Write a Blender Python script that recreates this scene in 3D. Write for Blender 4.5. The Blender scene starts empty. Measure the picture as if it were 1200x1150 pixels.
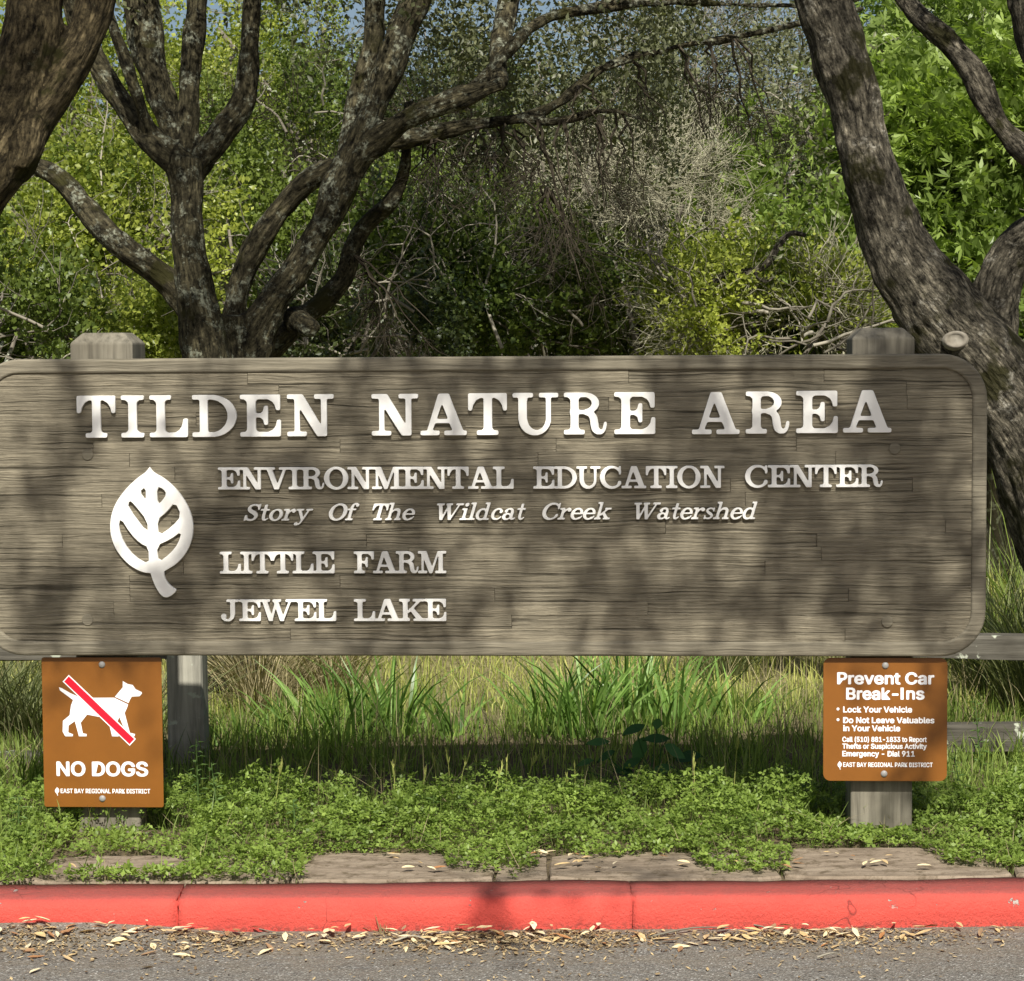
import bpy, math, random
import numpy as np
from mathutils import Vector, Matrix, noise as mnoise

scene = bpy.context.scene
COL = scene.collection
R = math.radians
rng = np.random.default_rng(11)
random.seed(5)

# ------------------------------------------------------------------ camera, sky, sun, exposure
F_PX, CAM_H, PITCH, ROLL = 2600.0, 1.22, R(3.70), R(0.36)
cam_data = bpy.data.cameras.new('camera')
cam_data.sensor_width = 36.0
cam_data.lens = F_PX / 1200.0 * 36.0
cam_data.clip_start = 0.05
cam_data.clip_end = 500.0
cam = bpy.data.objects.new('camera', cam_data)
COL.objects.link(cam)
cam.matrix_world = (Matrix.Translation((0, 0, CAM_H)) @ Matrix.Rotation(R(90) - PITCH, 4, 'X') @ Matrix.Rotation(-ROLL, 4, 'Z'))
scene.camera = cam

SUN_EL, SUN_AZ = R(45), R(-3.5)          # azimuth measured from straight behind the viewer towards the left
SUN = Vector((-math.sin(SUN_AZ) * math.cos(SUN_EL), -math.cos(SUN_AZ) * math.cos(SUN_EL), math.sin(SUN_EL)))
world = bpy.data.worlds.new('World')
scene.world = world
world.use_nodes = True
wn = world.node_tree
wn.nodes.clear()
sky = wn.nodes.new('ShaderNodeTexSky')
sky.sky_type = 'NISHITA'
sky.sun_disc = False
sky.sun_elevation = SUN_EL
sky.sun_rotation = R(180) + SUN_AZ
sky.air_density = 1.0
sky.dust_density = 2.5
bg = wn.nodes.new('ShaderNodeBackground')
bg.inputs['Strength'].default_value = 0.060
wo = wn.nodes.new('ShaderNodeOutputWorld')
wn.links.new(sky.outputs[0], bg.inputs[0])
wn.links.new(bg.outputs[0], wo.inputs[0])

sl = bpy.data.lights.new('sun', 'SUN')
sl.energy = 4.9
sl.angle = R(0.53)
sl.color = (1.0, 0.965, 0.90)
so_ = bpy.data.objects.new('sun', sl)
COL.objects.link(so_)
so_.rotation_euler = SUN.to_track_quat('Z', 'Y').to_euler()
so_.location = SUN * 30

scene.view_settings.view_transform = 'Standard'
scene.view_settings.look = 'None'
scene.view_settings.gamma = 1.0
scene.view_settings.use_curve_mapping = False
scene.view_settings.exposure = 0.52
scene.cycles.max_bounces = 6
scene.cycles.diffuse_bounces = 3
scene.cycles.transmission_bounces = 3
scene.cycles.sample_clamp_indirect = 6.0
scene.render.film_transparent = False

CR, SR = math.cos(ROLL), math.sin(ROLL)
CP, SP = math.cos(PITCH), math.sin(PITCH)
def at(px, py, Y):
    """point of the place at distance Y whose direction is that of photo pixel (px, py)"""
    a, b = px - 600.0, py - 575.0
    x = CR * a - SR * b
    y = SR * a + CR * b
    u, v = x / F_PX, -y / F_PX                 # right, up at depth 1
    dy = CP + v * SP
    dz = v * CP - SP
    s = Y / dy
    return Vector((u * s, Y, CAM_H + dz * s))
def ppm(Y): return F_PX / Y

# ------------------------------------------------------------------ object helpers
def thing(name, label, cat, loc=(0, 0, 0), rotz=0.0, group=None):
    o = bpy.data.objects.new(name, None)
    o.empty_display_size = 0.1
    COL.objects.link(o)
    o.location = loc
    o.rotation_euler = (0, 0, rotz)
    o['label'] = label
    o['category'] = cat
    if group: o['group'] = group
    return o

def tag(o, label=None, cat=None, group=None, kind=None):
    if label: o['label'] = label
    if cat: o['category'] = cat
    if group: o['group'] = group
    if kind: o['kind'] = kind
    return o

class MB:
    """collects geometry and links it as one mesh object"""
    def __init__(s):
        s.v = []; s.f = []; s.n = 0; s.col = []
    def add(s, v, f, c=None):
        v = np.asarray(v, float).reshape(-1, 3)
        s.v.append(v)
        s.f.extend([tuple(i + s.n for i in q) for q in f])
        s.n += len(v)
        s.col.append(np.full(len(v), 0.5 if c is None else c))
        return s
    def box(s, x0, x1, y0, y1, z0, z1, b=0.0, c=None):
        if b <= 0:
            v = [(x, y, z) for x in (x0, x1) for y in (y0, y1) for z in (z0, z1)]
            f = [(0, 1, 3, 2), (4, 6, 7, 5), (0, 4, 5, 1), (2, 3, 7, 6), (0, 2, 6, 4), (1, 5, 7, 3)]
            return s.add(v, f, c)
        # chamfered box, 24 verts
        v = []; f = []
        X = (x0, x1); Yv = (y0, y1); Z = (z0, z1)
        idx = {}
        for i in range(2):
            for j in range(2):
                for k in range(2):
                    sx, sy, sz = (1 - 2 * i), (1 - 2 * j), (1 - 2 * k)
                    for ax in range(3):
                        p = [X[i] + sx * b, Yv[j] + sy * b, Z[k] + sz * b]
                        p[ax] = (X[i], Yv[j], Z[k])[ax]
                        idx[(i, j, k, ax)] = len(v); v.append(p)
        I = idx
        for ax in range(3):
            for e in range(2):
                o1, o2 = [a for a in range(3) if a != ax]
                q = []
                for (p, r) in ((0, 0), (1, 0), (1, 1), (0, 1)):
                    t = [0, 0, 0]; t[ax] = e; t[o1] = p; t[o2] = r
                    q.append(I[(t[0], t[1], t[2], ax)])
                f.append(tuple(q))
        for ax in range(3):
            o1, o2 = [a for a in range(3) if a != ax]
            for p in range(2):
                for r in range(2):
                    t0 = [0, 0, 0]; t0[o1] = p; t0[o2] = r
                    t1 = list(t0); t1[ax] = 1
                    f.append((I[(*t0, o1)], I[(*t1, o1)], I[(*t1, o2)], I[(*t0, o2)]))
        for i in range(2):
            for j in range(2):
                for k in range(2):
                    f.append((I[(i, j, k, 0)], I[(i, j, k, 1)], I[(i, j, k, 2)]))
        return s.add(v, f, c)
    def tube(s, pts, rad, sides=8, wob=0.0, cap=True, c=None):
        pts = [Vector(p) for p in pts]
        n = len(pts)
        t0 = (pts[1] - pts[0]).normalized()
        up = Vector((0, 0, 1)) if abs(t0.z) < 0.9 else Vector((1, 0, 0))
        u = t0.cross(up).normalized()
        v = []; f = []
        for i, p in enumerate(pts):
            t = (pts[min(i + 1, n - 1)] - pts[max(i - 1, 0)])
            if t.length < 1e-9: t = t0
            t = t.normalized()
            u = (u - t * u.dot(t)).normalized()
            w = t.cross(u)
            for k in range(sides):
                a = 2 * math.pi * k / sides
                rr = rad[i]
                if wob:
                    q = (p + (u * math.cos(a) + w * math.sin(a)) * rr)
                    rr *= 1 + wob * mnoise.noise(q * (0.9 / max(rad[i], 0.004)))
                v.append(p + (u * math.cos(a) + w * math.sin(a)) * rr)
        for i in range(n - 1):
            for k in range(sides):
                a = i * sides + k; b = i * sides + (k + 1) % sides
                f.append((a, b, b + sides, a + sides))
        if cap:
            f.append(tuple(range(sides - 1, -1, -1)))
            f.append(tuple((n - 1) * sides + k for k in range(sides)))
        return s.add([tuple(q) for q in v], f, c)
    def mesh(s, name):
        me = bpy.data.meshes.new(name)
        V = np.concatenate(s.v) if s.v else np.zeros((0, 3))
        me.from_pydata(V.tolist(), [], s.f)
        at_ = me.attributes.new('tone', 'FLOAT', 'POINT')
        at_.data.foreach_set('value', np.concatenate(s.col).astype(np.float32))
        return me
    def build(s, name, mat, parent=None, smooth=False, world_pts=True, recalc=True):
        if parent is not None and world_pts:
            L = np.array(parent.location)
            s.v = [v - L for v in s.v]
        me = s.mesh(name)
        if recalc and len(me.polygons) < 60000:
            import bmesh
            bm = bmesh.new(); bm.from_mesh(me)
            bmesh.ops.recalc_face_normals(bm, faces=bm.faces)
            bm.to_mesh(me); bm.free()
        if smooth:
            me.polygons.foreach_set('use_smooth', [True] * len(me.polygons))
        me.materials.append(mat)
        o = bpy.data.objects.new(name, me)
        COL.objects.link(o)
        if parent is not None: o.parent = parent
        return o

def fast_mesh(name, V, F, mat, parent=None, tone=None, smooth=False, kind=None):
    """V (n,3) array, F (m,3|4) array -> one mesh object"""
    V = np.asarray(V, np.float32)
    if parent is not None: V = V - np.array(parent.location, np.float32)
    F = np.asarray(F, np.int32)
    me = bpy.data.meshes.new(name)
    me.vertices.add(len(V)); me.vertices.foreach_set('co', V.ravel())
    k = F.shape[1]
    me.loops.add(F.size); me.loops.foreach_set('vertex_index', F.ravel())
    me.polygons.add(len(F))
    me.polygons.foreach_set('loop_start', np.arange(0, F.size, k, dtype=np.int32))
    me.polygons.foreach_set('loop_total', np.full(len(F), k, np.int32))
    if smooth: me.polygons.foreach_set('use_smooth', np.ones(len(F), bool))
    me.update(calc_edges=True)
    if tone is not None:
        a = me.attributes.new('tone', 'FLOAT', 'POINT')
        a.data.foreach_set('value', np.asarray(tone, np.float32))
    me.materials.append(mat)
    o = bpy.data.objects.new(name, me)
    COL.objects.link(o)
    if parent is not None: o.parent = parent
    if kind: o['kind'] = kind
    return o

def catmull(pts, n=6):
    P = [np.array(p, float) for p in pts]
    P = [2 * P[0] - P[1]] + P + [2 * P[-1] - P[-2]]
    out = []
    for i in range(1, len(P) - 2):
        for k in range(n):
            t = k / n
            out.append(0.5 * (2 * P[i] + (P[i + 1] - P[i - 1]) * t + (2 * P[i - 1] - 5 * P[i] + 4 * P[i + 1] - P[i + 2]) * t * t
                              + (3 * P[i] - P[i - 1] - 3 * P[i + 1] + P[i + 2]) * t ** 3))
    out.append(P[-2])
    return np.array(out)

# ------------------------------------------------------------------ materials
class NT:
    def __init__(s, name):
        s.m = bpy.data.materials.new(name); s.m.use_nodes = True
        s.t = s.m.node_tree; s.t.nodes.clear()
        s.out = s.t.nodes.new('ShaderNodeOutputMaterial')
        s.p = s.t.nodes.new('ShaderNodeBsdfPrincipled')
        s.t.links.new(s.p.outputs[0], s.out.inputs[0])
        s.p.inputs['Roughness'].default_value = 0.8
        s.p.inputs['Specular IOR Level'].default_value = 0.3
    def n(s, typ, **kw):
        x = s.t.nodes.new(typ)
        for k, v in kw.items():
            if isinstance(k, str) and hasattr(x, k): setattr(x, k, v)
        return x
    def link(s, a, b): s.t.links.new(a, b)
    def val(s, inp, v):
        if hasattr(v, 'is_linked') or isinstance(v, bpy.types.NodeSocket): s.link(v, inp)
        else: inp.default_value = v
    def coords(s, kind='Object', scale=(1, 1, 1)):
        tc = s.n('ShaderNodeTexCoord')
        mp = s.n('ShaderNodeMapping'); mp.inputs['Scale'].default_value = scale
        s.link(tc.outputs[kind], mp.inputs[0])
        return mp.outputs[0]
    def scaled(s, vec, scale):
        mp = s.n('ShaderNodeMapping'); mp.inputs['Scale'].default_value = scale
        s.link(vec, mp.inputs[0]); return mp.outputs[0]
    def noise(s, vec, scale, detail=4, rough=0.55, dist=0.0):
        x = s.n('ShaderNodeTexNoise')
        s.link(vec, x.inputs['Vector'])
        x.inputs['Scale'].default_value = scale; x.inputs['Detail'].default_value = detail
        x.inputs['Roughness'].default_value = rough; x.inputs['Distortion'].default_value = dist
        return x.outputs[0]
    def voro(s, vec, scale, feature='F1', out=0):
        x = s.n('ShaderNodeTexVoronoi'); x.feature = feature
        s.link(vec, x.inputs['Vector']); x.inputs['Scale'].default_value = scale
        return x.outputs[out]
    def ramp(s, fac, stops):
        x = s.n('ShaderNodeValToRGB')
        while len(x.color_ramp.elements) > 1: x.color_ramp.elements.remove(x.color_ramp.elements[0])
        for i, (p, c) in enumerate(stops):
            e = x.color_ramp.elements[0] if i == 0 else x.color_ramp.elements.new(p)
            e.position = p
            if not hasattr(c, '__len__'): c = (c, c, c)
            e.color = (*c, 1)
        s.link(fac, x.inputs[0]); return x.outputs[0]
    def mix(s, fac, a, b, mode='MIX'):
        x = s.n('ShaderNodeMix'); x.data_type = 'RGBA'; x.blend_type = mode
        s.val(x.inputs[0], fac)
        for inp, v in ((x.inputs[6], a), (x.inputs[7], b)):
            if isinstance(v, bpy.types.NodeSocket): s.link(v, inp)
            else:
                if not hasattr(v, '__len__'): v = (v, v, v)
                inp.default_value = (*v, 1)
        return x.outputs[2]
    def math(s, op, a, b=0.0):
        x = s.n('ShaderNodeMath'); x.operation = op
        s.val(x.inputs[0], a); s.val(x.inputs[1], b); return x.outputs[0]
    def attr(s, name, out=2):
        x = s.n('ShaderNodeAttribute'); x.attribute_name = name; return x.outputs[out]
    def bump(s, h, strength=0.5, dist=0.01, prev=None):
        x = s.n('ShaderNodeBump'); x.inputs['Strength'].default_value = strength
        x.inputs['Distance'].default_value = dist
        s.link(h, x.inputs['Height'])
        if prev is not None: s.link(prev, x.inputs['Normal'])
        return x.outputs[0]
    def done(s, color=None, rough=None, normal=None, spec=None):
        if color is not None:
            if isinstance(color, bpy.types.NodeSocket): s.link(color, s.p.inputs['Base Color'])
            else: s.p.inputs['Base Color'].default_value = (*color, 1)
        if rough is not None: s.val(s.p.inputs['Roughness'], rough)
        if normal is not None: s.link(normal, s.p.inputs['Normal'])
        if spec is not None: s.p.inputs['Specular IOR Level'].default_value = spec
        return s.m

def wood_board(name, base=(0.232, 0.202, 0.142), relief=1.0):
    m = NT(name)
    tc = m.n('ShaderNodeTexCoord')
    tone = m.attr('tone')                      # a different piece of timber for every plank
    off = m.n('ShaderNodeCombineXYZ')
    m.link(m.math('MULTIPLY', tone, 31.7), off.inputs[0]); m.link(m.math('MULTIPLY', tone, 3.1), off.inputs[2])
    add = m.n('ShaderNodeVectorMath'); add.operation = 'ADD'
    m.link(tc.outputs['Object'], add.inputs[0]); m.link(off.outputs[0], add.inputs[1])
    v = add.outputs[0]
    warp = m.noise(m.scaled(v, (1.3, 1, 4)), 2.0, 3, 0.6)
    wv = m.n('ShaderNodeVectorMath'); wv.operation = 'ADD'
    cmb = m.n('ShaderNodeCombineXYZ'); m.link(m.math('MULTIPLY', m.math('SUBTRACT', warp, 0.5), 0.030), cmb.inputs[2])
    m.link(v, wv.inputs[0]); m.link(cmb.outputs[0], wv.inputs[1])
    g = wv.outputs[0]
    g1 = m.noise(m.scaled(g, (1.2, 1.2, 40)), 4.0, 5, 0.65)
    g2 = m.noise(m.scaled(g, (1.0, 1.0, 34)), 15.0, 4, 0.65)
    cr = m.noise(m.scaled(g, (0.55, 1.0, 52)), 3.4, 3, 0.5)
    crack = m.ramp(cr, [(0.0, 0.0), (0.35, 0.0), (0.40, 1.0), (1.0, 1.0)])
    big = m.noise(m.scaled(v, (1, 1, 2)), 3.0, 3, 0.5)
    c1 = m.ramp(g1, [(0.28, tuple(x * 0.60 for x in base)), (0.5, base), (0.72, tuple(min(1, x * 1.45) for x in base))])
    c2 = m.mix(0.55, c1, m.ramp(g2, [(0.3, 0.55), (0.7, 1.15)]), 'MULTIPLY')
    c3 = m.mix(0.5, c2, m.ramp(big, [(0.3, 0.75), (0.7, 1.15)]), 'MULTIPLY')
    c4 = m.mix(1.0, c3, m.ramp(tone, [(0.0, 0.90), (1.0, 1.08)]), 'MULTIPLY')
    c5 = m.mix(0.7 * relief, c4, m.ramp(crack, [(0.0, 0.22), (0.6, 1.0)]), 'MULTIPLY')
    h = m.math('ADD', m.math('MULTIPLY', g1, 0.9), m.math('MULTIPLY', g2, 0.3))
    h = m.math('ADD', h, m.math('MULTIPLY', crack, 0.5))
    return m.done(c5, 0.82, m.bump(h, 1.0, 0.0075 * relief), 0.12)

def rough_wood(name, base, stain=(0.02, 0.018, 0.012), axis=2, lichen=0.0, bumpd=0.004):
    m = NT(name)
    v = m.coords('Object')
    sc = [26, 26, 26]; sc[axis] = 1.2
    g1 = m.noise(m.scaled(v, tuple(sc)), 2.2, 5, 0.6, 0.3)
    big = m.noise(v, 5.0, 4, 0.6)
    c = m.ramp(g1, [(0.3, tuple(x * 0.5 for x in base)), (0.52, base), (0.75, tuple(x * 1.3 for x in base))])
    c = m.mix(m.ramp(big, [(0.45, 0.0), (0.75, 0.7)]), c, stain)
    if lichen:
        l = m.noise(v, 17.0, 4, 0.6)
        c = m.mix(m.ramp(l, [(0.62 - lichen * 0.08, 0.0), (0.66 - lichen * 0.08, 0.9)]), c, (0.42, 0.44, 0.34))
    return m.done(c, 0.88, m.bump(g1, 0.8, bumpd), 0.15)

def bark_mat(name, base=(0.12, 0.10, 0.075), lichen=(0.30, 0.31, 0.25), lich_at=0.56, moss=0.6, fiss=7.0, depth=0.02, mosscol=(0.035, 0.033, 0.010)):
    m = NT(name)
    v = m.attr('bark', 1)
    ob = m.coords('Object')
    w = m.noise(m.scaled(v, (1, 1, 0.6)), fiss * 1.5, 3, 0.6)
    f1 = m.noise(m.scaled(v, (1, 1, 0.28)), fiss * 9, 8, 0.68, 0.5)
    f2 = m.voro(m.scaled(v, (1, 1, 0.22)), fiss * 11, 'F1')
    f3 = m.noise(m.scaled(v, (1, 1, 0.4)), fiss * 26, 6, 0.72)
    h = m.math('ADD', m.math('MULTIPLY', f1, 0.8), m.math('MULTIPLY', f2, 0.5))
    h = m.math('ADD', h, m.math('MULTIPLY', w, 0.6))
    h = m.math('ADD', h, m.math('MULTIPLY', f3, 0.35))
    f1 = m.math('ADD', m.math('MULTIPLY', f1, 0.6), m.math('MULTIPLY', f3, 0.4))
    c = m.ramp(f1, [(0.40, tuple(x * 0.16 for x in base)), (0.49, base), (0.60, tuple(x * 1.9 for x in base))])
    c = m.mix(0.9, c, m.ramp(f2, [(0.05, 1.2), (0.55, 0.45)]), 'MULTIPLY')
    lm = m.noise(ob, 11.0, 8, 0.75)
    lf = m.noise(ob, 75.0, 3, 0.6)
    lfac = m.math('MULTIPLY', m.ramp(lm, [(lich_at, 0.0), (lich_at + 0.05, 1.0)]), m.ramp(lf, [(0.40, 0.0), (0.58, 1.0)]))
    c = m.mix(lfac, c, lichen)
    c = m.mix(0.85, c, m.ramp(m.noise(ob, 26.0, 8, 0.72), [(.40, .22), (.56, 1.12)]), 'MULTIPLY')
    mm = m.noise(ob, 5.0, 5, 0.65)
    c = m.mix(m.ramp(mm, [(moss, 0.0), (moss + 0.06, 0.9)]), c, mosscol)
    return m.done(c, 0.92, m.bump(h, 1.0, depth), 0.12)

def leaf_mat(name, dark, light, trans=0.35, rough=0.5, spec=0.35, hue_var=None):
    m = NT(name)
    tone = m.attr('tone')
    stops = [(0.0, dark), (1.0, light)]
    if hue_var: stops = [(0.0, dark), (0.86, light), (1.0, hue_var)]
    c = m.ramp(tone, stops)
    tr = m.n('ShaderNodeBsdfTranslucent')
    tc = m.mix(1.0, c, (1.25, 1.35, 0.6), 'MULTIPLY')
    m.link(tc, tr.inputs[0])
    mx = m.n('ShaderNodeMixShader'); mx.inputs[0].default_value = trans
    m.done(c, rough, None, spec)
    m.link(m.p.outputs[0], mx.inputs[1]); m.link(tr.outputs[0], mx.inputs[2])
    m.link(mx.outputs[0], m.out.inputs[0])
    return m.m

def paint(name, col, rough=0.5, dirt=0.25, spec=0.3, sc=14.0, dirtcol=None):
    m = NT(name)
    v = m.coords('Object')
    n = m.noise(v, sc, 5, 0.6)
    dc = dirtcol or tuple(x * 0.6 for x in col)
    c = m.mix(m.math('MULTIPLY', m.ramp(n, [(0.4, 0.0), (0.8, 1.0)]), dirt), col, dc)
    return m.done(c, rough, m.bump(m.noise(v, 220.0, 2), 0.08, 0.001), spec)
# ------------------------------------------------------------------ glyphs of the entrance sign (drawn as masks, traced to outlines, extruded)
RES = 72
class G:
    def __init__(s, w, y0=-0.45, y1=1.15):
        s.w = w; s.pad = 0.15; s.y0 = y0
        nx = int((w + 2 * s.pad) * RES) + 1; ny = int((y1 - y0) * RES) + 1
        s.X, s.Y = np.meshgrid(np.arange(nx) / RES - s.pad, np.arange(ny) / RES + y0)
        s.m = np.zeros_like(s.X, bool)
    def put(s, q, on=True):
        if on: s.m |= q
        else: s.m &= ~q
        return s
    def r(s, x0, y0, x1, y1, on=True): return s.put((s.X >= x0) & (s.X <= x1) & (s.Y >= y0) & (s.Y <= y1), on)
    def e(s, cx, cy, rx, ry, on=True, clip=None):
        q = ((s.X - cx) / rx) ** 2 + ((s.Y - cy) / ry) ** 2 <= 1
        if clip is not None: q &= clip
        return s.put(q, on)
    def poly(s, P, on=True):
        c = np.zeros_like(s.X, bool); n = len(P)
        for i in range(n):
            x0, y0 = P[i]; x1, y1 = P[(i + 1) % n]
            if y0 == y1: continue
            t = ((y0 > s.Y) != (y1 > s.Y)) & (s.X < (x1 - x0) * (s.Y - y0) / (y1 - y0) + x0)
            c ^= t
        return s.put(c, on)
    def st(s, P, smooth=True, on=True):
        P = catmull(P, 8) if smooth else np.array(P, float)
        for a, b in zip(P[:-1], P[1:]):
            d = b[:2] - a[:2]; L = d @ d + 1e-9
            t = np.clip(((s.X - a[0]) * d[0] + (s.Y - a[1]) * d[1]) / L, 0, 1)
            q = (s.X - a[0] - t * d[0]) ** 2 + (s.Y - a[1] - t * d[1]) ** 2 <= ((a[2] * (1 - t) + b[2] * t) / 2) ** 2
            s.put(q, on)
        return s
    def contours(s, blur=1.5):
        m = s.m.astype(float)
        k = np.exp(-0.5 * (np.arange(-4, 5) / blur) ** 2); k /= k.sum()
        m = np.apply_along_axis(lambda a: np.convolve(a, k, 'same'), 0, m)
        m = np.apply_along_axis(lambda a: np.convolve(a, k, 'same'), 1, m)
        lev = 0.5 + 1e-6
        b = m > lev
        segs = {}
        cells = np.argwhere((b[:-1, :-1].astype(int) + b[1:, :-1] + b[:-1, 1:] + b[1:, 1:]) % 4 != 0)
        def key(i0, j0, i1, j1): return (min(i0, i1), min(j0, j1), max(i0, i1), max(j0, j1))
        nxt = {}
        for i, j in cells:
            cs = [(i, j), (i, j + 1), (i + 1, j + 1), (i + 1, j)]
            code = [b[c] for c in cs]
            ent = []; ext = []
            for q in range(4):
                a, d = cs[q], cs[(q + 1) % 4]
                if code[q] and not code[(q + 1) % 4]: ext.append(key(*a, *d))
                if not code[q] and code[(q + 1) % 4]: ent.append(key(*a, *d))
            if len(ent) == 2:
                pairs = [(ext[0], ent[0]), (ext[1], ent[1])]
            else: pairs = list(zip(ext, ent))
            for a_, e_ in pairs: nxt[a_] = e_
        out = []
        while nxt:
            k0, k1 = nxt.popitem(); loop = [k0]
            while k1 != k0 and k1 in nxt:
                loop.append(k1); k1 = nxt.pop(k1)
            if len(loop) < 8: continue
            pts = []
            for (i0, j0, i1, j1) in loop:
                a, d = m[i0, j0], m[i1, j1]
                t = (lev - a) / (d - a)
                pts.append((s.X[0, 0] + (j0 + (j1 - j0) * t) / RES, s.Y[0, 0] + (i0 + (i1 - i0) * t) / RES))
            out.append(simplify(np.array(pts), 0.0022))
        return out

def simplify(P, tol):
    n = len(P)
    far = int(np.argmax(((P - P[0]) ** 2).sum(1)))
    def dp(Q):
        if len(Q) < 3: return [Q[0]]
        a, b = Q[0], Q[-1]; d = b - a; L = math.hypot(*d) + 1e-12
        dist = np.abs(d[0] * (Q[:, 1] - a[1]) - d[1] * (Q[:, 0] - a[0])) / L
        i = int(np.argmax(dist))
        if dist[i] < tol: return [Q[0]]
        return dp(Q[:i + 1]) + dp(Q[i:])
    return np.array(dp(P[:far + 1]) + dp(np.vstack([P[far:], P[:1]])))

SF, SO, ST = 0.115, 0.16, 0.205
def stem(g, x, w=ST, y0=0, y1=1, top=(SO, SO), bot=(SO, SO), sf=SF):
    g.r(x, y0, x + w, y1)
    for (lr, y, d) in ((top, y1, -1), (bot, y0, 1)):
        if lr is None: continue
        a, b = lr
        g.r(x - a, min(y, y + d * sf), x + w + b, max(y, y + d * sf))
        k = 0.05
        if a > .02: g.poly([(x - k, y + d * sf), (x, y + d * sf), (x, y + d * (sf + k))])
        if b > .02: g.poly([(x + w + k, y + d * sf), (x + w, y + d * sf), (x + w, y + d * (sf + k))])
    return g
def gl_T():
    g = G(0.94); stem(g, .37, top=None)
    g.r(0, .89, .94, 1)
    for m in (0, 1):
        f = lambda P: P if m == 0 else [(.94 - x, y) for x, y in P]
        g.poly(f([(0, 1), (0, .58), (.09, .58), (.12, .72), (.19, .83), (.31, .9), (.31, 1)]))
    return g
def gl_I(): return stem(G(ST + 2 * SO + .02), SO + .01)
def gl_L():
    g = G(.93); stem(g, SO, bot=(SO, .1))
    g.r(0, 0, .92, SF); g.poly([(.93, 0), (.93, .44), (.82, .44), (.79, .28), (.72, .17), (.60, .11), (.6, 0)]); return g
def gl_D():
    g = G(1.06); c = g.X > .3
    g.r(0, 0, .5, 1); g.e(.46, .5, .60, .5, clip=g.X > .46)
    g.r(.17 + ST, .115, .47, .885, False); g.e(.46, .5, .385, .385, False, g.X > .45)
    g.r(-.1, .115, .17, .885, False); return g
def E_arms(g, bottom=True):
    g.r(.1, .89, .95, 1); g.poly([(.95, 1), (.95, .62), (.855, .62), (.83, .74), (.77, .83), (.66, .89), (.66, 1)])
    if bottom: g.r(.1, 0, .96, .115); g.poly([(.97, 0), (.97, .41), (.875, .41), (.85, .27), (.78, .17), (.66, .11), (.66, 0)])
    g.r(.3, .455, .6, .55); g.poly([(.66, .28), (.66, .74), (.57, .74), (.55, .62), (.48, .55), (.48, .455), (.55, .40), (.57, .28)])
def gl_E(): g = G(.97); stem(g, SO, top=(SO, .1), bot=(SO, .1)); E_arms(g); return g
def gl_F(): g = G(.95); stem(g, SO, top=(SO, .1)); E_arms(g, False); return g
def gl_N():
    g = G(1.12); g.r(.17, 0, .30, 1); g.r(.82, 0, .95, 1)
    g.r(0, .885, .34, 1); g.r(0, 0, .47, .115); g.r(.65, .885, 1.12, 1)
    g.poly([(.10, 1), (.37, 1), (.95, .03), (.95, 0), (.72, 0), (.17, .88)]); return g
def gl_A():
    g = G(1.14)
    g.poly([(.44, 1), (.62, 1), (.27, .05), (.14, .05)]); g.poly([(.44, 1), (.70, 1), (1.07, .05), (.81, .05)])
    g.r(.26, .29, .86, .39); g.r(0, 0, .47, .115); g.r(.58, 0, 1.14, .115); return g
def gl_U():
    g = G(1.1); g.r(.14, .36, .35, 1); g.r(.80, .36, .93, 1); g.r(0, .885, .49, 1); g.r(.63, .885, 1.1, 1)
    lo = g.Y < .39
    g.e(.535, .385, .395, .40, clip=lo); g.e(.575, .40, .225, .285, False, lo & (g.Y < .4)); g.r(.35, .38, .80, .8, False); return g
def bowl(g, cy=.745, ry=.255, rx=.37, x0=.52):
    g.r(.1, cy - ry, x0, cy - ry + .10); g.r(.1, cy + ry - .11, x0, cy + ry); g.e(x0, cy, rx, ry, clip=g.X > x0 - .01)
    g.e(x0, cy, rx - .19, ry - .11, False, g.X > x0 - .02); g.r(.16 + ST, cy - ry + .10, x0 + .01, cy + ry - .11, False)
def gl_R():
    g = G(1.1); g.r(0, .885, .5, 1); bowl(g)
    g.r(-.1, .1, .15, .885, False); stem(g, SO, top=(SO, .05))
    g.st([(.52, .53, .1), (.66, .49, .15), (.74, .40, .19), (.765, .26, .20), (.80, .12, .18), (.90, .055, .12), (.99, .09, .09), (1.03, .2, .085), (1.04, .26, .09)])
    return g
def gl_V(w=1.12):
    g = G(w); g.poly([(.12, .95), (.36, .95), (.68, 0), (.46, 0)]); g.poly([(.88, .95), (1.0, .95), (.66, 0), (.5, 0)])
    g.r(0, .885, .5, 1); g.r(.68, .885, 1.12, 1); return g
def gl_W():
    g = G(1.6)
    for d in (0, .50): g.poly([(.10 + d, .95), (.32 + d, .95), (.60 + d, 0), (.40 + d, 0)])
    g.poly([(.44, 0), (.56, 0), (.80, .92), (.70, .95)]); g.poly([(.94, 0), (1.06, 0), (1.42, .95), (1.31, .95)])
    g.r(0, .885, .46, 1); g.r(.56, .885, .96, 1); g.r(1.15, .885, 1.6, 1); return g
def gl_M():
    g = G(1.36); g.r(.16, 0, .28, 1); g.r(.98, 0, 1.19, 1); g.r(0, 0, .44, .115); g.r(.82, 0, 1.36, .115)
    g.r(0, .885, .34, 1); g.r(1.0, .885, 1.36, 1)
    g.poly([(.14, 1), (.40, 1), (.72, .16), (.60, .0), (.54, .0)]); g.poly([(1.04, 1), (.94, 1), (.56, 0), (.68, 0)]); return g
def gl_O(): g = G(1.08); g.e(.54, .5, .54, .52); g.e(.54, .5, .31, .41, False); return g
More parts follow.
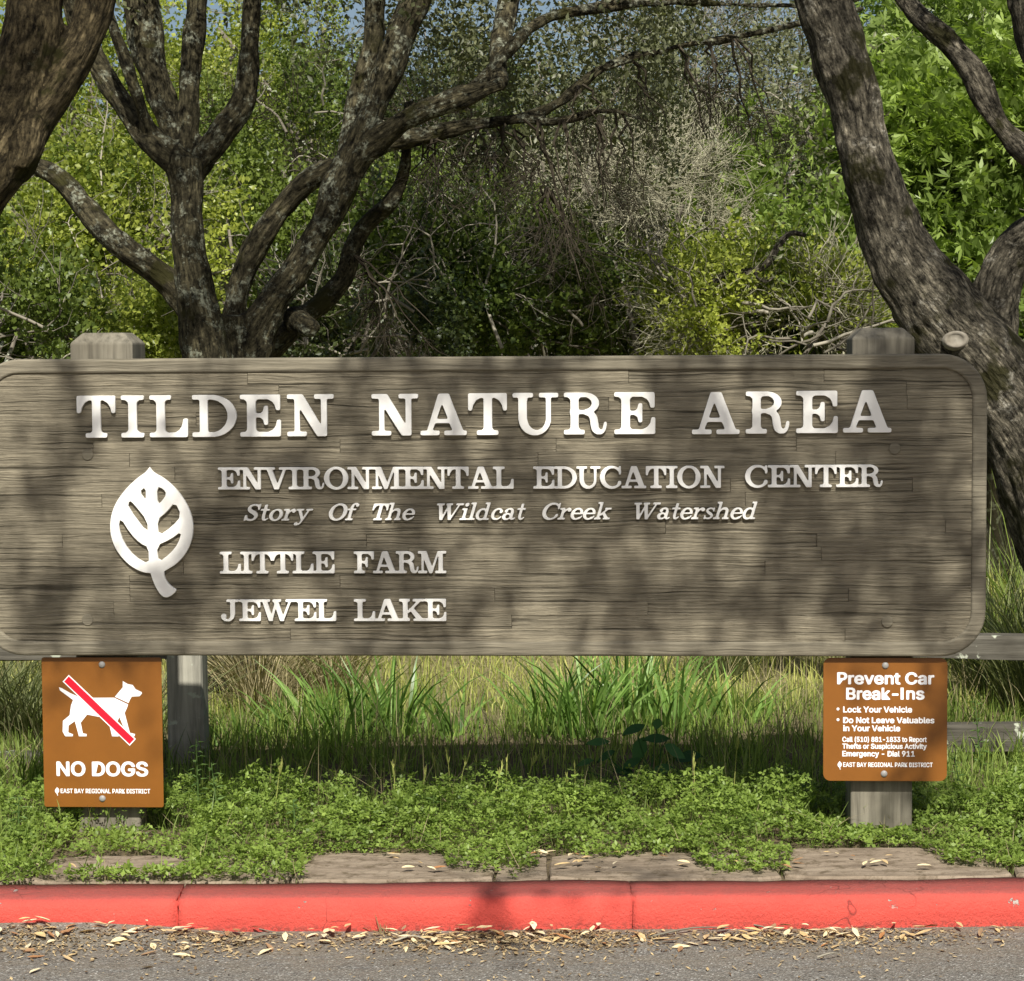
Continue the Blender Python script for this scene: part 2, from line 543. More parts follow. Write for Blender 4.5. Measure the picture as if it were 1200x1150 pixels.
def gl_C():
    g = G(1.02); g.e(.54, .5, .54, .52); g.e(.58, .5, .35, .41, False)
    g.put((g.X > .80) & (g.Y > .32) & (g.Y < .70), False); g.put(g.X > .98, False)
    g.r(.87, .62, .97, 1.0); g.poly([(.97, .34), (.86, .34), (.80, .22), (.90, .12)]); return g
def gl_K():
    g = G(1.14); g.poly([(.80, .93), (.97, .93), (.42, .36), (.34, .42)]); g.poly([(.42, .56), (.60, .62), (1.06, .05), (.80, .05)])
    g.r(.6, .885, 1.1, 1); g.r(.62, 0, 1.16, .115); stem(g, SO, bot=(SO, .1), top=(SO, .1)); return g
def gl_J():
    g = G(.86); g.r(.42, .3, .63, 1); g.r(.26, .885, .80, 1)
    g.st([(.525, .34, .2), (.50, .18, .17), (.38, .05, .12), (.20, .05, .1), (.10, .13, .12)]); g.e(.13, .22, .12, .12); return g
def gl_S():
    g = G(.86)
    g.st([(.72, .72, .10), (.66, .88, .11), (.44, .955, .10), (.22, .88, .15), (.17, .73, .19), (.28, .59, .20), (.52, .46, .21), (.66, .30, .19), (.60, .12, .15), (.40, .04, .1), (.18, .10, .11), (.10, .27, .1)])
    g.r(.67, .66, .77, 1.0); g.r(.03, 0, .13, .34); return g
XH = .70; LS = .175; lf = .10
def gl_h():
    g = G(.98); stem(g, .13, LS, 0, 1.04, (.13, 0), (.13, .1), lf); stem(g, .64, LS, 0, .45, None, (.1, .13), lf)
    g.st([(.28, .46, .07), (.42, .62, .12), (.58, .64, .15), (.70, .56, .17), (.728, .42, .175)]); return g
def gl_r():
    g = G(.72); stem(g, .13, LS, 0, XH, (.13, 0), (.13, .13), lf); g.st([(.28, .42, .08), (.38, .58, .1), (.52, .655, .11)]); g.e(.58, .58, .11, .11); return g
def gl_t():
    g = G(.58); g.r(.16, .2, .16 + LS, .96); g.r(0, XH - .1, .50, XH); g.st([(.25, .24, .175), (.29, .09, .14), (.41, .045, .09), (.52, .14, .07)]); return g
def gl_o(): g = G(.78); g.e(.38, .34, .38, .36); g.e(.38, .34, .19, .27, False); return g
def gl_c():
    g = G(.70); g.st([(.60, .50, .12), (.50, .62, .1), (.34, .655, .1), (.17, .56, .15), (.10, .35, .19), (.17, .13, .15), (.34, .045, .1), (.50, .07, .09), (.62, .18, .08)]); g.e(.56, .50, .1, .1); return g
def gl_e():
    g = G(.74); g.e(.37, .34, .37, .36); g.e(.38, .34, .18, .265, False); g.r(.15, .32, .72, .40); g.put((g.X > .5) & (g.Y < .32) & (g.Y > .16), False)
    g.st([(.45, .04, .09), (.6, .08, .08), (.69, .2, .08)]); return g
def gl_a():
    g = G(.80); g.r(.46, .1, .46 + LS, .48); g.st([(.54, .46, .17), (.50, .60, .13), (.34, .66, .1), (.18, .60, .1)]); g.e(.17, .53, .1, .1)
    g.e(.27, .2, .27, .215); g.e(.32, .2, .12, .12, False); g.r(.46, .1, .46 + LS, .48); g.st([(.55, .16, .17), (.60, .06, .12), (.72, .06, .08), (.78, .12, .06)]); return g
def gl_s():
    g = G(.62); g.st([(.52, .54, .09), (.46, .62, .09), (.31, .655, .08), (.16, .60, .12), (.15, .48, .14), (.28, .38, .15), (.42, .30, .15), (.50, .19, .14), (.42, .08, .11), (.28, .045, .08), (.12, .09, .09), (.08, .17, .09)])
    g.r(.48, .46, .56, .7); g.r(.04, 0, .12, .24); return g
def gl_d():
    g = G(.92); g.e(.35, .34, .35, .36); g.e(.37, .34, .18, .26, False); g.r(.52, 0, .52 + LS, 1.04); g.r(.40, .94, .60, 1.04); g.r(.6, 0, .84, .1); return g
def gl_l(): return stem(G(LS + .28), .14, LS, 0, 1.04, (.14, 0), (.14, .14), lf)
def gl_i(): g = stem(G(LS + .28), .14, LS, 0, XH, (.14, 0), (.14, .14), lf); g.e(.14 + LS / 2, .92, .12, .115); return g
def gl_k():
    g = G(.94); g.poly([(.62, .66), (.76, .66), (.36, .22), (.27, .28)]); g.poly([(.36, .40), (.52, .46), (.86, .05), (.64, .05)])
    g.r(.5, XH - .1, .88, XH); g.r(.52, 0, .94, .1); stem(g, .13, LS, 0, 1.04, (.13, 0), (.13, .1), lf); return g
def gl_f():
    g = G(.62); stem(g, .14, LS, 0, .8, None, (.14, .14), lf); g.r(0, XH - .1, .50, XH); g.st([(.227, .78, .17), (.28, .93, .14), (.40, .99, .1), (.50, .96, .1)]); g.e(.52, .90, .095, .095); return g
def gl_y():
    g = G(.94); g.poly([(.09, .66), (.28, .66), (.54, .06), (.44, -.02)]); g.poly([(.68, .66), (.79, .66), (.50, -.08), (.38, -.06)])
    g.r(0, XH - .1, .42, XH); g.r(.55, XH - .1, .94, XH); g.st([(.46, -.02, .1), (.38, -.18, .1), (.24, -.24, .1)]); g.e(.17, -.2, .1, .1); return g
def gl_Wc(): return gl_W()
_cache = {}
def glyph(ch):
    if ch not in _cache:
        g = globals()['gl_' + ch](); _cache[ch] = (g.contours(), g.w)
    return _cache[ch]

def extrude_outline(name, loops, depth, bevel=0.0, res=1):
    """closed 2-D loops (x, z) -> mesh with its front at y=0 facing -y and its back at y=depth"""
    cu = bpy.data.curves.new(name, 'CURVE'); cu.dimensions = '2D'; cu.fill_mode = 'BOTH'
    cu.extrude = max(depth / 2 - bevel, 0.0001); cu.bevel_depth = bevel; cu.bevel_resolution = res; cu.offset = -bevel
    for L in loops:
        sp = cu.splines.new('POLY'); sp.points.add(len(L) - 1); sp.use_cyclic_u = True
        co = np.zeros((len(L), 4)); co[:, :2] = L; co[:, 3] = 1
        sp.points.foreach_set('co', co.ravel())
    ob = bpy.data.objects.new(name + '_outline', cu)
    COL.objects.link(ob)
    dg = bpy.context.evaluated_depsgraph_get()
    me = bpy.data.meshes.new_from_object(ob.evaluated_get(dg), depsgraph=dg)
    bpy.data.objects.remove(ob); bpy.data.curves.remove(cu)
    me.transform(Matrix.Translation((0, depth / 2, 0)) @ Matrix.Rotation(R(90), 4, 'X'))
    me.name = name
    return me

def put_mesh(name, me, mat, parent=None, loc=(0, 0, 0), smooth=False):
    me.materials.clear(); me.materials.append(mat)
    o = bpy.data.objects.new(name, me); COL.objects.link(o)
    if parent is not None: o.parent = parent
    o.location = loc
    return o

# ------------------------------------------------------------------ materials of the signs
M_BOARD = wood_board('weathered_board_wood')
M_FRAME = wood_board('weathered_frame_wood', (0.215, 0.190, 0.137), .3)
M_POST = rough_wood('grey_post_wood', (0.19, 0.172, 0.13), (0.09, 0.078, 0.055), 2)
M_WHITE = paint('off_white_letter_paint', (0.86, 0.84, 0.78), 0.55, 0.3, 0.25, 7.0, (0.66, 0.64, 0.58))
M_BROWN = paint('brown_sign_enamel', (0.205, 0.074, 0.008), 0.42, 0.4, 0.45, 12.0)
M_PWHITE = paint('white_print', (0.82, 0.81, 0.80), 0.5, 0.1)
M_RED = paint('red_print', (0.80, 0.008, 0.025), 0.5, 0.1)
M_BOLT = paint('galvanised_bolt', (0.28, 0.27, 0.25), 0.45, 0.5, 0.5, 60.0)

# ------------------------------------------------------------------ entrance sign
BX, BY, BZ, BYAW, BW, BH = -0.090, 5.489, 0.452, R(-3.08), 2.510, 0.745
sign = thing('entrance_sign', 'long weathered wooden board with raised white letters TILDEN NATURE AREA and a white leaf', 'sign', (BX, BY, 0), BYAW)
_n = Vector((-math.sin(BYAW), math.cos(BYAW), 0)); _a = Vector((math.cos(BYAW), math.sin(BYAW), 0))
def bl(px, py):
    d = at(px, py, 1.0) - Vector((0, 0, CAM_H)); c = Vector((0, 0, CAM_H)); o = Vector((BX, BY, 0))
    t = (o - c).dot(_n) / d.dot(_n); p = c + d * t - o
    return p.dot(_a), p.z
RO, FWD = 0.112, 0.036                       # outer corner radius, width of the frame
hw = BW / 2
def rrect(x0, x1, z0, z1, r, n=9):
    P = []
    for (cx, cz, a0) in ((x1 - r, z1 - r, 0), (x0 + r, z1 - r, 90), (x0 + r, z0 + r, 180), (x1 - r, z0 + r, 270)):
        for k in range(n + 1):
            a = R(a0 + 90 * k / n); P.append((cx + r * math.cos(a), cz + r * math.sin(a)))
    return np.array(P)
outer = rrect(-hw, hw, BZ, BZ + BH, RO); inner = rrect(-hw + FWD, hw - FWD, BZ + FWD, BZ + BH - FWD, RO - FWD)
def ring_box(name, x0, x1, depth, mat):
    pass
fm = extrude_outline('frame', [outer, inner], 0.052, 0.006, 2)
fr = put_mesh('frame', fm, M_FRAME, sign)
bk = MB().box(-hw + .03, hw - .03, 0.024, 0.045, BZ + .03, BZ + BH - .03).build('backing', M_FRAME, None)
bk.parent = sign
# glued blocks of timber
z = BZ + FWD - 0.002; rows = 20; rh = (BH - 2 * FWD + .004) / rows
for r_ in range(rows):
    x = -hw + FWD - random.uniform(0, .5)
    while x < hw - FWD:
        L = random.choice([.45, .7, .95, 1.3, 1.7]) * random.uniform(.8, 1.2)
        x1 = min(x + L, hw - FWD + .002); x0 = max(x, -hw + FWD - .002)
        if hw - FWD - x1 < .06: x1 = hw - FWD + .002
        x = x + L
        if x1 < -hw + FWD + .06: x = -hw + FWD - .002 if x1 > -hw + FWD else x; continue
        if x1 >= hw - FWD: x = 99
        zz = z + r_ * rh
        # stay clear of the rounded corners
        def inset(z_):
            dz = max(BZ + RO - z_, z_ - (BZ + BH - RO), 0)
            return RO - math.sqrt(max(RO ** 2 - dz ** 2, 0)) if dz > 0 else 0
        ins = min(inset(zz), inset(zz + rh))
        x0 = max(x0, -hw + FWD - .002 + max(0, inset(zz + rh / 2) - FWD * .55) if ins > 0 else x0)
        x1 = min(x1, hw - FWD + .002 - (max(0, inset(zz + rh / 2) - FWD * .55) if ins > 0 else 0))
        if x1 - x0 < .02: continue
        yf = 0.0065 + random.uniform(-.0012, .0012)
        MB().box(x0 + .0004, x1 - .0004, yf, .03, zz + .0002, zz + rh - .0002, 0.0006, c=random.random()).build('plank', M_BOARD, sign, world_pts=False)
# round wooden plugs over the bolts
for (px, py) in ((102, 533), (102, 727), (1049, 526), (1040, 729)):
    x_, z_ = bl(px, py)
    P = [(x_ + .0145 * math.cos(a), z_ + .0145 * math.sin(a)) for a in np.linspace(0, 2 * math.pi, 20, endpoint=False)]
    put_mesh('bolt_plug', extrude_outline('bolt_plug', [np.array(P)], 0.006, 0.0015), M_FRAME, sign, (0, 0.0035, 0))
LET_D = 0.011
def word(text, px0, px1, ptop, pbot, cap=1.0, shear=0.0, gap=0.05, boxes=None):
    """raised letters that fill the photo box (px0..px1, ptop(x)..pbot(x))"""
    W = []
    cur = 0.0
    for ch in text:
        loops, w = glyph(ch); W.append((ch, loops, w, cur)); cur += w + gap
    tot = cur - gap
    for i, (ch, loops, w, x) in enumerate(W):
        if boxes: a, b = boxes[i]
        else: a, b = px0 + (px1 - px0) * x / tot, px0 + (px1 - px0) * (x + w) / tot
        t = ((a + b) / 2 - px0) / max(px1 - px0, 1)
        yt = ptop[0] + (ptop[1] - ptop[0]) * t; yb = pbot[0] + (pbot[1] - pbot[0]) * t
        xa, zb = bl(a, yb); xb, zt = bl(b, yt); 
        hgt = zt - zb; sc = (xb - xa) / w
        LL = []
        for L in loops:
            Q = np.empty_like(L); Q[:, 0] = L[:, 0] * sc + shear * L[:, 1] * hgt; Q[:, 1] = L[:, 1] * hgt
            LL.append(Q)
        me = extrude_outline('letter', LL, LET_D, 0.0006, 0)
        put_mesh('letter', me, M_WHITE, sign, (xa, 0.0072 - LET_D, zb))
word('TILDEN', 91, 391, (464, 462), (513.5, 511.5), boxes=[(91, 135), (142, 169), (176, 220), (226, 277), (282, 329), (337, 391)])
word('NATURE', 436, 768, (462, 459.5), (511, 509), boxes=[(436, 490), (493, 547), (549, 594), (601, 654), (661, 712), (720, 768)])
word('AREA', 811, 1045, (460, 457), (509.5, 507), boxes=[(811, 867), (874, 926), (933, 982), (988, 1045)])
word('ENVIRONMENTAL', 256, 602, (548, 547), (574, 573), gap=-.02)
word('EDUCATION', 625, 849, (547, 546), (573, 572), gap=-.02)
word('CENTER', 873, 1035, (545.5, 544.5), (571.5, 571), gap=-.02)
for (t, a, b) in (('Story', 285, 363), ('Of', 383, 416), ('The', 433, 484), ('Wildcat', 507, 614), ('Creek', 633, 714), ('Watershed', 738, 886)):
    y = 591 - 2.2 * (a - 285) / 600
    word(t, a, b, (y, y - .3), (y + 19.5, y + 19.2), shear=.30, gap=.0)
word('LITTLE', 258, 392, (647, 646.5), (672.5, 672), gap=-.02)
word('FARM', 415, 523, (646.5, 646), (672, 672), gap=-.03)
word('JEWEL', 259, 394, (703, 702.5), (728, 728), gap=-.03)
word('LAKE', 415, 523, (702.5, 702), (728, 728), gap=-.03)
# leaf emblem
def soften(P, keep=(), it=2):
    P = [tuple(p) for p in P]
    for _ in range(it):
        Q = []
        n = len(P)
        for i in range(n):
            a, b = np.array(P[i]), np.array(P[(i + 1) % n])
            if P[i] in keep: Q.append(P[i]); Q.append(tuple(a * .75 + b * .25))
            else: Q.append(tuple(a * .75 + b * .25))
            if P[(i + 1) % n] not in keep: Q.append(tuple(a * .25 + b * .75))
        P = Q
    return P
def zl(P, ox, oy, k): return [(ox + x / k, oy + y / k) for x, y in P]
tip = (358, 95)
L0 = soften([tip, (385, 132), (450, 165), (520, 225), (580, 300), (625, 390), (642, 480), (630, 570), (590, 655), (530, 720), (452, 765), (453, 800), (475, 840), (510, 870), (537, 884), (500, 922), (465, 935), (435, 922), (405, 880), (380, 825), (365, 778), (300, 768), (220, 720), (150, 640), (115, 560), (103, 480), (115, 390), (150, 310), (210, 230), (280, 165), (335, 128)], keep=(tip, (452, 765), (365, 778)))
HL = [[(330, 232), (333, 304), (300, 256)], [(413, 232), (445, 245), (460, 270), (440, 302), (415, 325)], [(240, 328), (262, 345), (330, 430), (333, 497), (232, 362)],
      [(512, 343), (545, 410), (500, 465), (428, 515), (425, 430), (470, 395)], [(190, 455), (240, 535), (290, 585), (330, 602), (333, 690), (260, 650), (205, 580), (180, 500)],
      [(548, 528), (530, 590), (490, 640), (430, 686), (422, 600), (490, 570)]]
def grow(P, k):
    cx = sum(p[0] for p in P) / len(P); cy = sum(p[1] for p in P) / len(P)
    return [(cx + (x - cx) * k, cy + (y - cy) * k) for x, y in P]
def to_b(P): return np.array([bl(*p) for p in zl(P, 110, 530, 5.476)])
me = extrude_outline('leaf_emblem', [to_b(L0)] + [to_b(soften(grow(h, 1.28), it=1)) for h in HL], LET_D, 0.0011)
put_mesh('leaf_emblem', me, M_WHITE, sign, (0, 0.0072 - LET_D, 0))
# posts that carry the board
def bl_post(x0, x1, ztop, y0, y1, base=-.25):
    mb = MB()
    c = .026
    v = []
    for (z_, i) in ((base, 0), (ztop - c, 0), (ztop, c)):
        v += [(x0 + i, y0 + i, z_), (x1 - i, y0 + i, z_), (x1 - i, y1 - i, z_), (x0 + i, y1 - i, z_)]
    f = [(3, 2, 1, 0), (8, 9, 10, 11)]
    for k in range(2):
        for j in range(4):
            a, b = k * 4 + j, k * 4 + (j + 1) % 4
            f.append((a, b, b + 4, a + 4))
    mb.add(v, f)
    o = mb.build('post', M_POST, sign, world_pts=False)
    bv = o.modifiers.new('b', 'BEVEL'); bv.width = .004; bv.segments = 2
    return o
xa, zt = bl(75, 393); xb, _ = bl(149, 393)
bl_post(xa, xb, zt + .006, .056, .056 + .15)
xa, zt = bl(1000, 387); xb, _ = bl(1074, 387)
bl_post(xa + .003, xb + .003, zt + .006, .056, .056 + .15)
PL = ((75 + 152) / 2, (1001 + 1076) / 2)

# ------------------------------------------------------------------ printed text
import os
try: FONT = bpy.data.fonts.load(os.path.join(bpy.utils.system_resource('DATAFILES'), 'fonts', 'Inter.woff2'))      # the plain sans serif that ships inside Blender
except Exception: FONT = None
def text_mesh(s, bold=0.02, space=1.0):
    cu = bpy.data.curves.new('lettering', 'FONT'); cu.body = s; cu.size = 1.0
    if FONT: cu.font = FONT
    cu.offset = bold; cu.space_character = space
    cu.extrude = 0.0; cu.fill_mode = 'FRONT'; cu.resolution_u = 4
    ob = bpy.data.objects.new('lettering_text', cu); COL.objects.link(ob)
    dg = bpy.context.evaluated_depsgraph_get()
    me = bpy.data.meshes.new_from_object(ob.evaluated_get(dg), depsgraph=dg)
    bpy.data.objects.remove(ob)
    return me
def text_on(s, sx, sz, x0, x1, zbase, ztop, mat, parent, y, bold=0.10, ref='H'):
    """flat bold print fitted to x0..x1 with capitals from zbase to ztop (plane coordinates); bold is the added stroke width per cap height"""
    me = text_mesh(s, 0)
    n = len(me.vertices); co = np.empty(n * 3); me.vertices.foreach_get('co', co); co = co.reshape(-1, 3)
    rf = text_mesh(ref, 0); q = np.empty(len(rf.vertices) * 3); rf.vertices.foreach_get('co', q); q = q.reshape(-1, 3)
    cap = q[:, 1].max() - q[:, 1].min()
    co = co / cap; co[:, 0] -= co[:, 0].min()
    g = G(co[:, 0].max(), -.45, 1.25)
    X0, Y0_ = g.X[0, 0], g.Y[0, 0]
    me.calc_loop_triangles()
    for t_ in me.loop_triangles:
        A, B, C_ = (co[i][:2] for i in t_.vertices)
        xa, xb = min(A[0], B[0], C_[0]), max(A[0], B[0], C_[0]); ya, yb_ = min(A[1], B[1], C_[1]), max(A[1], B[1], C_[1])
        i0, i1 = int((xa - X0) * RES), int((xb - X0) * RES) + 2; j0, j1 = int((ya - Y0_) * RES), int((yb_ - Y0_) * RES) + 2
        Xs, Ys = g.X[j0:j1, i0:i1], g.Y[j0:j1, i0:i1]
        def sd(P, Q): return (Q[0] - P[0]) * (Ys - P[1]) - (Q[1] - P[1]) * (Xs - P[0])
        d1, d2, d3 = sd(A, B), sd(B, C_), sd(C_, A); e = 1e-4
        g.m[j0:j1, i0:i1] |= ((d1 >= -e) & (d2 >= -e) & (d3 >= -e)) | ((d1 <= e) & (d2 <= e) & (d3 <= e))
    k_ = max(1, int(round(bold * RES / 2))); m0 = g.m.copy()
    for dx_ in range(-k_, k_ + 1):
        for dy_ in range(-k_, k_ + 1):
            if dx_ * dx_ + dy_ * dy_ * 1.6 <= k_ * k_ + .5: g.m |= np.roll(np.roll(m0, dx_, 1), dy_, 0)
    loops = g.contours(1.0); LL = []
    W = np.concatenate(loops); mn, mx = W[:, 0].min(), W[:, 0].max(); lo = -bold / 3
    for L in loops:
        Q = np.empty_like(L); Q[:, 0] = x0 + (L[:, 0] - mn) / (mx - mn) * (x1 - x0); Q[:, 1] = zbase + (L[:, 1] - lo) / (1 - 2 * lo) * (ztop - zbase); LL.append(Q)
    return put_mesh('lettering', extrude_outline('lettering', LL, 0.0002), mat, parent, (0, y, 0))

def small_sign(name, label, cpx, cpy, w, h, y_off, rad, top_drop=0):
    """sheet-metal sign screwed to the front of a post; returns thing and pixel->plane function"""
    t = thing(name, label, 'sign', (BX, BY, 0), BYAW)
    return t

# ------------------------------------------------------------------ the two brown signs
def plate(t, x0, x1, z0, z1, r, y, th=0.0025):
    me = extrude_outline('panel', [rrect(x0, x1, z0, z1, r, 6)], th, 0.0004, 1)
    return put_mesh('panel', me, M_BROWN, t, (0, y, 0))
def bolt_on(t, x, z, y, r=.0085):
    mb = MB()
    pr = [(0, -.0045), (r * .55, -.0042), (r * .9, -.0025), (r, 0)]
    v = []; f = []
    for i, (q, dy) in enumerate(pr):
        for k in range(14):
            a = 2 * math.pi * k / 14
            v.append((x + q * math.cos(a), y + dy, z + q * math.sin(a)))
    for i in range(3):
        for k in range(14):
            a, b = i * 14 + k, i * 14 + (k + 1) % 14
            f.append((a, b, b + 14, a + 14))
    mb.add(v, f)
    return mb.build('bolt', M_BOLT, t, world_pts=False, smooth=True)
def make_ps(t):
    """pixel -> (x, z) on the sign's own front plane, whose y offset is SY"""
    def f(px, py):
        d = at(px, py, 1.0) - Vector((0, 0, CAM_H)); c = Vector((0, 0, CAM_H)); o = Vector(t.location)
        th = t.rotation_euler.z
        n_ = Vector((-math.sin(th), math.cos(th), 0)); a_ = Vector((math.cos(th), math.sin(th), 0))
        o2 = o + n_ * SY
        k = (o2 - c).dot(n_) / d.dot(n_); p = c + d * k - o
        return p.dot(a_), p.z
    return f
SY = 0.022           # the plates sit just behind the front of the board, on spacers before the posts
def flat_poly(name, P, mat, t, y):
    me = extrude_outline(name, P, 0.0002)
    return put_mesh(name, me, mat, t, (0, y, 0))
M_SPACER = paint('sign_spacer_wood', (0.30, 0.26, 0.20), 0.8, 0.5)

t = thing('no_dogs_sign', 'brown metal sign with a white dog under a red bar, reading NO DOGS', 'sign', (BX, BY, 0), BYAW)
ps = make_ps(t)
x0, zt = ps(48.5, 770.5); x1, _ = ps(189, 770.5); _, zb = ps(120, 946)
plate(t, x0, x1, zb, zt, .006, SY)
k = 5.75
def dz(P): return np.array([ps(*p) for p in zl(P, 30, 760, k)])
body = [(225, 262), (245, 268), (300, 300), (350, 322), (460, 333), (597, 332), (691, 377), (686, 395), (668, 435), (685, 500), (703, 568), (738, 577), (735, 592), (688, 594), (672, 560), (632, 462), (612, 510), (606, 560), (630, 582), (626, 593), (583, 592), (566, 520), (500, 462), (415, 446), (372, 500), (386, 572), (412, 577), (411, 592), (360, 592), (332, 490), (290, 520), (288, 566), (320, 579), (318, 592), (268, 592), (250, 560), (252, 488), (297, 450), (306, 385), (320, 348), (280, 318), (232, 283)]
head = [(602, 326), (655, 262), (655, 220), (690, 240), (722, 246), (742, 275), (782, 294), (785, 304), (768, 322), (716, 325), (704, 345), (694, 368)]
flat_poly('dog_symbol', [dz(body), dz(head)], M_PWHITE, t, SY - .0007)
flat_poly('bar_border', [dz([(292, 178), (744, 610), (702, 656), (250, 223)])], M_PWHITE, t, SY - .0012)
flat_poly('red_bar', [dz([(292, 188), (733, 610), (701, 645), (261, 223)])], M_RED, t, SY - .0016)
def txt(s, a, b, yt, yb, bold=.1):
    bold = {.045: .115, .04: .11, .035: .10, .03: .08}.get(bold, bold)
    xa, z1 = ps(a, yt); xb, _ = ps(b, yt); _, z0 = ps(a, yb)
    return text_on(s, 0, 0, xa, xb, z0, z1, M_PWHITE, t, SY - .0006, bold)
txt('NO DOGS', 66, 173.5, 892.5, 909.5, .045)
txt('EAST BAY REGIONAL PARK DISTRICT', 71, 176, 924.3, 929.6, .03)
def mini_leaf(cx, cy, s):
    P = [(0, -1.1), (.55, -.5), (.6, .1), (.3, .6), (.1, .75), (.3, 1.3), (.1, 1.4), (-.1, .8), (-.45, .5), (-.65, 0), (-.5, -.5)]
    flat_poly('district_leaf', [np.array([ps(cx + x * s, cy + y * s) for x, y in P])], M_PWHITE, t, SY - .0006)
mini_leaf(67, 927, 4.0)
for (px, py) in ((119.5, 779), (120, 936)):
    bolt_on(t, *ps(px, py), SY)

t = thing('break_in_warning_sign', 'brown metal sign with rounded corners reading Prevent Car Break-Ins', 'sign', (BX, BY, 0), BYAW)
ps = make_ps(t)
x0, zt = ps(965, 771); x1, _ = ps(1110.5, 771); _, zb = ps(1037, 915.5)
plate(t, x0, x1, zb, zt, .018, SY)
txt('Prevent Car', 981, 1095, 788, 802, .04)
txt('Break-', 991.5, 1053, 806, 820, .04)
txt('ns', 1062, 1083.5, 806, 820, .04)
flat_poly('lettering', [np.array([ps(1055.3, 806), ps(1058.9, 806), ps(1058.9, 820), ps(1055.3, 820)])], M_PWHITE, t, SY - .0006)
txt('Lock Your Vehicle', 988, 1069, 828, 835, .035)
txt('Do Not Leave Valuables', 988, 1095, 840.5, 847.5, .035)
txt('in Your Vehicle', 988, 1055, 850, 857, .035)
txt('Call (510) 881-1833 to Report', 987, 1086, 863.5, 869.5, .035)
txt('Thefts or Suspicious Activity', 987, 1086, 871.5, 877.5, .035)
txt('Emergency - Dial 911', 987, 1072, 880, 886.5, .035)
txt('EAST BAY REGIONAL PARK DISTRICT', 988, 1093, 893.5, 898.8, .03)
mini_leaf(984, 896.5, 4.0)
for (px, py) in ((982, 831), (982, 843.5)):
    P = [ps(px + 1.7 * math.cos(a), py + 1.7 * math.sin(a)) for a in np.linspace(0, 2 * math.pi, 10, endpoint=False)]
    flat_poly('bullet', [np.array(P)], M_PWHITE, t, SY - .0006)
for (px, py) in ((1037.5, 780), (1036, 907)):
    bolt_on(t, *ps(px, py), SY)

# ------------------------------------------------------------------ ground, road, kerb, path
KY = BY - 0.48            # back edge of the kerb
KF = KY - 0.135           # front edge
ROADZ = -0.082
def ground_h(x, y):
    h = 0.0
    if y > 5.9: h += 0.05 * mnoise.noise(Vector((x * .8, y * .8, 0))) * min(1, (y - 5.9) / 1.0)
    if y > 9: h += 0.03 * (y - 9) * min(1, (y - 9) / 4)
    return h + (0.006 * mnoise.noise(Vector((x * 9, y * 9, 3))))
def sheet(name, xs, ys, hf, mat, kind='structure'):
    V = np.array([(x, y, hf(x, y)) for y in ys for x in xs])
    nx, ny = len(xs), len(ys)
    i = np.arange(nx - 1)[None, :] + nx * np.arange(ny - 1)[:, None]
    F = np.stack([i, i + 1, i + 1 + nx, i + nx], -1).reshape(-1, 4)
    return fast_mesh(name, V, F, mat, smooth=True, kind=kind)
def graded(a, b, n, c0, c1, m):
    return np.unique(np.concatenate([np.linspace(a, b, n), np.linspace(c0, c1, m)]).round(4))
m = NT('soil'); v = m.coords('Object')
c = m.ramp(m.noise(v, 6.0, 6, 0.65), [(0.3, (0.05, 0.038, 0.024)), (0.55, (0.115, 0.09, 0.055)), (0.8, (0.19, 0.15, 0.09))])
c = m.mix(m.ramp(m.noise(v, 70.0, 3), [(.55, 0.0), (.7, .7)]), c, (0.25, 0.19, 0.10))
sx_ = m.n('ShaderNodeSeparateXYZ'); m.link(v, sx_.inputs[0])
c = m.mix(m.ramp(m.math('MULTIPLY', sx_.outputs[1], .1), [(.66, 0.0), (.76, .85)]), c, m.ramp(m.noise(v, 30.0, 5, .7), [(.35, (.10, .095, .035)), (.65, (.30, .27, .13))]))
M_SOIL = m.done(c, 0.95, m.bump(m.noise(v, 60.0, 5), 0.7, 0.01), 0.1)
sheet('ground', graded(-45, 45, 60, -2.6, 2.6, 130), graded(KY, 70, 60, KY, 8, 80), lambda x, y: ground_h(x, y) - .012, M_SOIL)

m = NT('asphalt'); v = m.coords('Object')
vc = m.voro(v, 260.0, 'F1', 1)
sp = m.n('ShaderNodeSeparateColor'); m.link(vc, sp.inputs[0])
c = m.ramp(sp.outputs[0], [(0.0, (0.090, 0.085, 0.074)), (0.5, (0.158, 0.149, 0.130)), (0.86, (0.215, 0.203, 0.175)), (0.975, (0.32, 0.315, 0.28)), (1.0, (0.5, 0.49, 0.45))])
c = m.mix(0.5, c, m.ramp(m.noise(v, 5.0, 6, 0.7), [(.3, .68), (.7, 1.15)]), 'MULTIPLY')
gut = m.n('ShaderNodeSeparateXYZ'); m.link(v, gut.inputs[0])
dirt = m.math('MULTIPLY', m.ramp(m.noise(m.scaled(v, (1, 2.5, 1)), 9.0, 5, 0.7), [(.35, 0.0), (.6, 1.0)]), m.ramp(m.math('ADD', gut.outputs[1], -(KF - 1.0)), [(0.55, 0.0), (0.98, .8)]))
c = m.mix(dirt, c, (0.19, 0.155, 0.105))
M_ROAD = m.done(c, 0.85, m.bump(m.math('ADD', m.voro(v, 260.0, 'F1', 0), m.noise(v, 90.0, 3)), 0.9, 0.003), 0.25)
def road_h(x, y):
    h = ROADZ + .002 * mnoise.noise(Vector((x * 5, y * 5, 0))) - 0.006 * (KF - y if KF - y < 3 else 3)
    if y > KF - .09:                                   # dirt washed up against the kerb at the left
        h += max(0, (y - KF + .09) / .09) * (.004 + .026 * max(0, min(1, (-0.6 - x) / .35)))
    return h
sheet('road', graded(-40, 40, 50, -2.4, 2.4, 120), graded(-30, KF + .004, 40, KF - 1.0, KF + .004, 60), road_h, M_ROAD)

